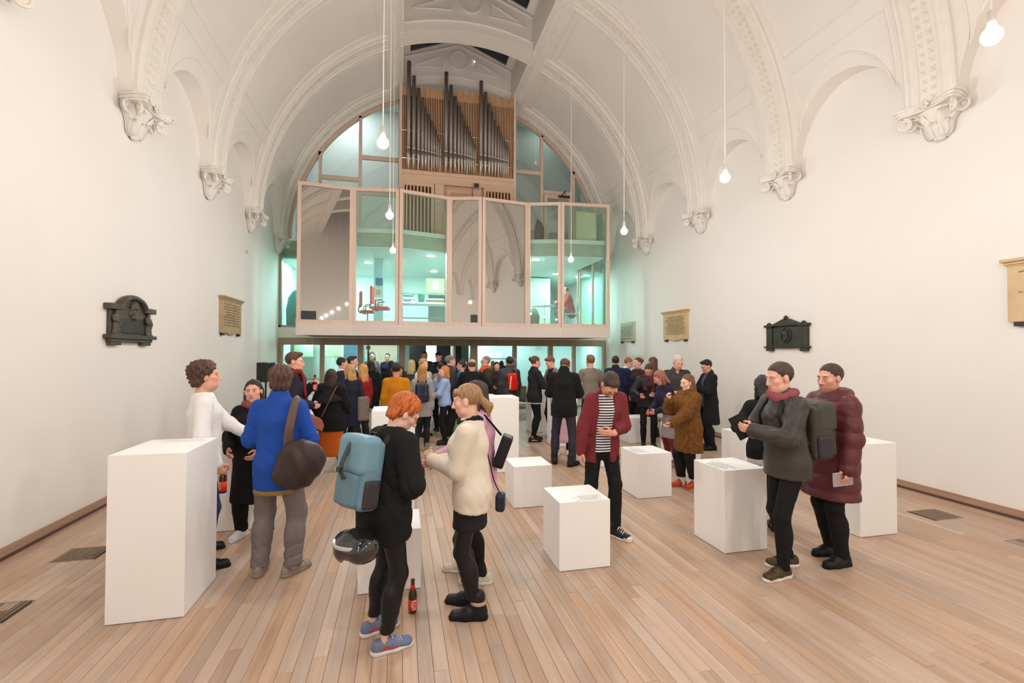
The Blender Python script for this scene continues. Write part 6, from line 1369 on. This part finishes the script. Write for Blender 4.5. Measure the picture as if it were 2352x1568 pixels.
F = person(2.70, 9.35, 82, 1.74, 'woman with brown bun in black jacket and black jeans, facing right', ('bun', (92, 52, 38)), (226, 164, 140), 1, sex='f', head=(8, 0, 0), Rh=(.12, .34, 1.14), Lh=(-.10, .36, 1.16), Lf=(-.10, .06, 0), Rf=(.10, -.06, 6), wear=[top((32, 32, 35), 'cotton', hem=.80, lo=.030, collar=.02, name='jacket'), top((236, 234, 232), hem=.775, lo=.018, sleeve=0, name='white_shirt'), pants((20, 19, 20), 'denim', lo=.006, hem=.13, name='jeans'), shoes((26, 25, 26), 'low', sole=(70, 40, 34), accent=(236, 232, 228))])
F = person(3.24, 9.82, 258, 1.74, 'young man with auburn quiff looking down, facing the woman with the bun', ('quiff', (124, 70, 50)), (236, 180, 160), 1, head=(28, 6, 0), Lh=(-.10, .32, 1.08), Rh=(.12, .32, 1.08), wear=[top((30, 30, 33), 'cotton', hem=.84, lo=.014, sleeve=0, name='t_shirt'), top((128, 100, 104), 'nylon', hem=.84, lo=.022, open=.08, name='jacket'), pants((22, 21, 22), 'denim', lo=.004, hem=.12), shoes((228, 224, 220), 'run', laces=(200, 198, 196))])
# ---------- left and middle crowd
F = person(-1.42, 7.0, 82, 1.82, 'tall man with brown quiff and dark red scarf, facing right', ('quiff', (92, 62, 44)), (232, 172, 150), 1, head=(4, 8, 0), Rh=(.16, .22, 1.06), Lh=(-.10, .22, 1.30), Lc=.7, Le=(-.4, -.5, -1), wear=[top((40, 38, 50), 'wool', hem=.60, lo=.034, collar=.03, open=.05, name='coat'), top((70, 30, 32), 'knit', hem=.86, lo=.012, sleeve=0, name='jumper'), dict(t='scarf', col=(128, 36, 38), fab='knit', r=.034, tail=.30, name='red_scarf'), pants(CHAR, lo=.012), shoes(BLACK)])
b = beer_bottle((0, 0, 0), 'brown beer bottle held up by the man with the red scarf'); b.location = tuple(np.array(W(F, grip_point(F.L, F.s, .03, .07)))-(0, 0, .12))
F = person(-1.55, 7.75, 110, 1.74, 'man in teal blue coat just behind the red scarf', ('short', (50, 38, 32)), q=2, glasses=True, wear=[top((30, 62, 90), 'nylon', hem=.7, lo=.034, collar=.03), pants(BLACK), shoes(BLACK)])
F = person(-1.02, 7.68, 18, 1.56, 'woman with dark hair in black shawl and rust orange skirt, back turned', ('long', (58, 36, 30), {'len': .24}), q=1, sex='f', build=1.15, Rh=(.18, .26, 1.0), Lh=(-.26, .12, .92), Lf=(-.15, -.05, -22), Rf=(.14, .06, 10), wear=[top((20, 20, 21), 'knit', hem=.70, lo=.05, name='black_jumper'), dict(t='shawl', col=(34, 33, 34), fab='wool', name='shawl'), dict(t='skirt', top=.95, hem=.27, w=(.17, .215), col=(186, 88, 20), fab='cotton', name='skirt'), pants((22, 21, 22), 'nylon', lo=-.004, hem=.09, fold=.002, name='tights'), shoes((238, 234, 230), 'low', laces=(60, 60, 66))])
e = attach(F, 'clutch_bag', 'tan leather clutch at the hip of the woman in the shawl', 'bag'); U = F.U; sdf_part('bag_body', [rbox(U((-.17, -.20, .86)), (.15, .03, .085), .025, (rotz(.5)@roty(.5)).astype(f32))], .012, cloth((170, 104, 76), 'leather'), e); MB().tube([U((-.07, -.20, .96)), U((.05, -.20, 1.2)), U((.14, -.1, 1.46)), U((.16, .1, 1.36))], .007, 5).build('strap', cloth((150, 92, 66), 'leather'), e)
F = person(-.84, 8.55, 338, 1.60, 'woman with blonde bob in navy coat carrying a patterned bag', ('bob', (190, 146, 92), {'len': .14}), q=1, sex='f', head=(0, -24, 0), Rh=(.24, .02, .84), wear=[top((34, 38, 58), 'wool', hem=.60, lo=.034, name='coat'), pants((60, 44, 46), lo=.01), shoes(BLACK, 'boot')])
e = attach(F, 'tote_bag', 'grey flecked tote bag beside the woman in navy', 'bag'); U = F.U; sdf_part('bag_body', [rbox(U((.22, -.12, .92)), (.10, .05, .21), .04)], .013, mat('flecked_tweed', lin((128, 116, 104)), .9, var=.45, vscale=90), e)
for sd in (-.03, .03): MB().tube([U((.20, -.12+sd, 1.10)), U((.18, -.06+sd, 1.32)), U((.155, sd, 1.46)), U((.19, .06+sd, 1.30))], .009, 5).build('handle', cloth((60, 64, 70)), e)
crowd = [
 (-1.12, 9.95, 78, 1.70, 'man with short black hair and white collar, in the left crowd', ('short', (34, 28, 26)), (220, 166, 142), 'm', [top((232, 234, 238), hem=.9, lo=.01, sleeve=0, collar=.02, name='shirt'), top((44, 46, 56), 'wool', hem=.74, lo=.03, open=.05), pants(CHAR)]),
 (-1.0, 10.7, 95, 1.72, 'man in dark blue jacket behind the one with the white collar', ('quiff', (44, 32, 28)), (222, 170, 146), 'm', [top((28, 34, 56), 'wool', hem=.76, lo=.03), pants(BLACK)]),
 (-.70, 9.55, 318, 1.58, 'woman with very long blonde hair in dark red jumper', ('long', (206, 152, 90), {'len': .36}), (232, 176, 152), 'f', [top((150, 30, 34), 'knit', hem=.84, lo=.024), pants(CHAR)]),
 (-.64, 11.1, 5, 1.62, 'person with black hair in black coat at the left mirror door', ('bob', (26, 22, 22)), (214, 160, 136), 'f', [top((26, 25, 27), 'wool', hem=.6, lo=.035), pants(BLACK)]),
 (-.2, 11.5, 350, 1.60, 'woman with black wavy hair in black, back turned, left of the doorway', ('long', (24, 20, 20)), (214, 160, 136), 'f', [top((30, 30, 31), 'wool', hem=.6, lo=.03), pants(BLACK)]),
 (.0, 10.8, 186, 1.52, 'woman with dark bob in black jumper holding a glass, facing the viewer', ('half', (42, 28, 26), {'len': .10}), (222, 160, 138), 'f', [top((28, 27, 28), 'knit', hem=.82, lo=.02), pants(BLACK)]),
 (-.06, 8.35, 6, 1.64, 'person with short dark hair in mustard yellow jumper, back turned', ('short', (40, 30, 26)), (208, 146, 118), 'm', [top((196, 126, 22), 'knit', hem=.82, lo=.03), pants((40, 38, 42), 'denim')]),
 (.40, 8.92, 2, 1.57, 'woman with long blonde hair in light grey jacket, back turned', ('long', (176, 126, 70), {'len': .30}), (232, 176, 152), 'f', [top((158, 152, 150), 'wool', hem=.70, lo=.036, collar=.02, name='jacket'), pants((34, 32, 34), lo=.008)]),
 (.86, 9.42, 276, 1.54, 'woman with ginger hair in pale blue shirt, hand raised to her mouth', ('half', (196, 124, 64), {'len': .12}), (238, 186, 164), 'f', [top((158, 176, 214), 'cotton', hem=.86, lo=.024, name='shirt'), pants((24, 24, 26), lo=.006)]),
 (.50, 10.4, 140, 1.66, 'man with wavy blond hair in white and navy top', ('mess', (190, 146, 92)), (234, 178, 154), 'm', [top((226, 222, 220), 'cotton', hem=.86, lo=.02), pants(CHAR)]),
 (1.06, 10.3, 78, 1.74, 'grey haired man in dark hooded coat, facing right', ('short', (122, 110, 100)), (226, 168, 146), 'm', [top((52, 52, 54), 'nylon', hem=.70, lo=.045, hood=1, collar=.02), pants(CHAR)]),
 (1.36, 10.72, 285, 1.62, 'person in bright turquoise top between the coats', ('short', (60, 44, 36)), (220, 168, 146), 'm', [top((52, 160, 196), 'cotton', hem=.84, lo=.026), pants(CHAR)]),
 (1.50, 11.4, 184, 1.66, 'woman with black fringe facing the viewer, beside the bald man', ('half', (20, 18, 20), {'len': .12, 'fringe': 1}), (236, 184, 164), 'f', [top((30, 30, 36), 'wool', hem=.7, lo=.03), pants(BLACK)]),
 (1.44, 9.6, 14, 1.68, 'balding broad man in black jumper, hand on hip', ('bald', (90, 72, 62)), (220, 160, 138), 'm', [top((26, 26, 28), 'knit', hem=.84, lo=.03), pants((150, 40, 34), 'cotton')]),
 (1.92, 10.7, 258, 1.72, 'grey haired man with glasses, orange scarf and olive coat', ('short', (136, 128, 120)), (228, 164, 142), 'm', [top((70, 64, 44), 'wool', hem=.56, lo=.036, collar=.02), dict(t='scarf', col=(226, 92, 30), r=.036, tail=.26, name='orange_scarf'), pants(CHAR)]),
 (2.40, 11.8, 184, 1.56, 'laughing woman with dark hair beside the red bag', ('half', (40, 28, 26), {'len': .12}), (230, 168, 148), 'f', [top((58, 46, 44), 'wool', hem=.6, lo=.034), dict(t='scarf', col=(110, 60, 66), r=.03, name='scarf'), pants(BLACK)]),
 (2.36, 10.2, 352, 1.72, 'man in dark grey jacket with a red roll bag on his back', ('short', (40, 34, 30)), (226, 168, 148), 'm', [top((56, 54, 56), 'nylon', hem=.80, lo=.040, collar=.05), pants((96, 110, 130), 'denim', lo=.012)]),
 (1.06, 13.5, 182, 1.80, 'man in black cap standing in the doorway', ('short', (30, 28, 28)), (220, 166, 142), 'm', [top((28, 28, 30), 'nylon', hem=.76, lo=.034), pants(BLACK)]),
 (.70, 14.15, 174, 1.82, 'bearded man with black hair at the back of the doorway', ('short', (24, 20, 20)), (206, 150, 122), 'm', [top((34, 34, 38), 'wool', hem=.76, lo=.03), pants(BLACK)]),
 (.26, 11.1, 20, 1.63, 'woman with loose pale blonde hair at the left of the doorway', ('long', (200, 176, 128), {'len': .2}), (232, 180, 158), 'f', [top((60, 66, 70), 'wool', hem=.7, lo=.03), pants(CHAR)]),
 (.92, 11.0, 350, 1.57, 'woman with dark tied hair in grey jumper, back turned', ('bun', (54, 36, 32)), (226, 168, 146), 'f', [top((128, 124, 122), 'knit', hem=.82, lo=.03), pants(BLACK)]),
 (-.86, 15.5, 176, 1.79, 'dark haired person behind the glass against the cream wall, left', ('bob', (44, 32, 30)), (226, 176, 154), 'f', [top((120, 100, 96), 'knit', hem=.8, lo=.03), pants(BLACK)]),
 (-.40, 15.9, 190, 1.75, 'person with glasses and navy top behind the glass against the cream wall', ('bun', (70, 48, 40)), (226, 172, 150), 'f', [top((44, 40, 66), 'knit', hem=.8, lo=.03), pants(BLACK)]),
]
for x, y, fc, H, lab, hr, sk_, sx_, wr in crowd:
    k = {}
    if 'hand raised' in lab: k = dict(Rh=(.0, .20, 1.44), Re=(.6, .1, -1), Lh=(-.08, .34, 1.08))
    elif 'holding a glass' in lab: k = dict(Rh=(.06, .28, 1.18), Lh=(-.08, .26, 1.06))
    elif 'hand on hip' in lab: k = dict(Rh=(.20, -.02, 1.02), Re=(1, -.4, -.2), Lh=(-.2, .3, 1.08), build=1.18)
    elif 'glasses' in lab: k = dict(glasses=True, Lh=(-.12, .3, 1.05))
    elif 'bearded' in lab: k = dict(beard=(30, 24, 22))
    elif 'facing the viewer' in lab or 'laughing' in lab: k = dict(Rh=(.14, .3, 1.06))
    if 'looking' in lab or 'holding' in lab: k['head'] = (18, 0, 0)
    F = person(x, y, fc, H, lab, hr, sk_, 1 if y < 10 else 2, sex=sx_, wear=wr+[shoes(BLACK if 'blonde' not in lab else (120, 90, 66), 'low', sole=(60, 58, 56))], **k)
    if 'light grey jacket' in lab: backpack(F, 'navy backpack on the woman with long blonde hair', (34, 40, 60), (.135, .07, .19), 1.20)
    if 'red roll bag' in lab:
        e = attach(F, 'roll_bag', 'bright red roll bag with white lettering on the grey jacket', 'bag'); sdf_part('bag_body', [rbox(F.U((.0, -.215, 1.19)), (.105, .05, .19), .04, roty(-.12).astype(f32))], .012, cloth((226, 34, 20), 'nylon'), e)
        m = MB()
        for q_ in range(6): m.box((-.085+.018*q_*.3-.012, -.268, 1.04+q_*.048), (-.060+.018*q_*.3-.012, -.2655, 1.04+q_*.048+.036))
        m.V = [tuple(np.array(v)*F.s) for v in m.V]; m.build('white_lettering', white_paint, e)['kind'] = 'stuff'
        strap(F, e, [F.U((.05, -.17, 1.36)), F.U((.09, -.06, 1.48)), F.U((.10, .10, 1.40))], .03, cloth(BLACK))
    if 'black cap' in lab:
        V, Q = sdf_mesh([ell(F.hp((0, -.016, .052)), (.092*F.s, .110*F.s, .085*F.s), F.RH.astype(f32)), ecap(F.hp((0, .08, .060)), F.hp((0, .15, .052)), (.07, .008), (.055, .008), F.RH@np.array((1., 0, 0)), .01), plane(F.hp((0, 0, .045)), F.RH@np.array((0, 0, -1.)), .005)], .012); link('cap', quad_mesh('cap', V, Q), cloth((24, 24, 26)), F.root)
    if 'holding a glass' in lab: wine_glass(W(F, grip_point(F.R, F.s, .03, .07)), 'glass held by the woman with the dark bob')
# seated man in the office
F = person(5.0, 13.38, 285, 1.74, 'man in red shirt sitting on a chair inside the glass box', ('bald', (150, 130, 116)), (226, 176, 156), 1, z=2.5, seated=True, lean=.22, head=(16, 0, 0), Lh=(-.12, .42, .80), Rh=(.12, .42, .80), Lf=(-.12, .40, -4), Rf=(.12, .36, 6), wear=[top((176, 70, 70), 'cotton', hem=.93, lo=.024, name='shirt'), pants((96, 110, 118), 'denim', lo=.012), shoes(CHAR, sole=(60, 60, 60))])
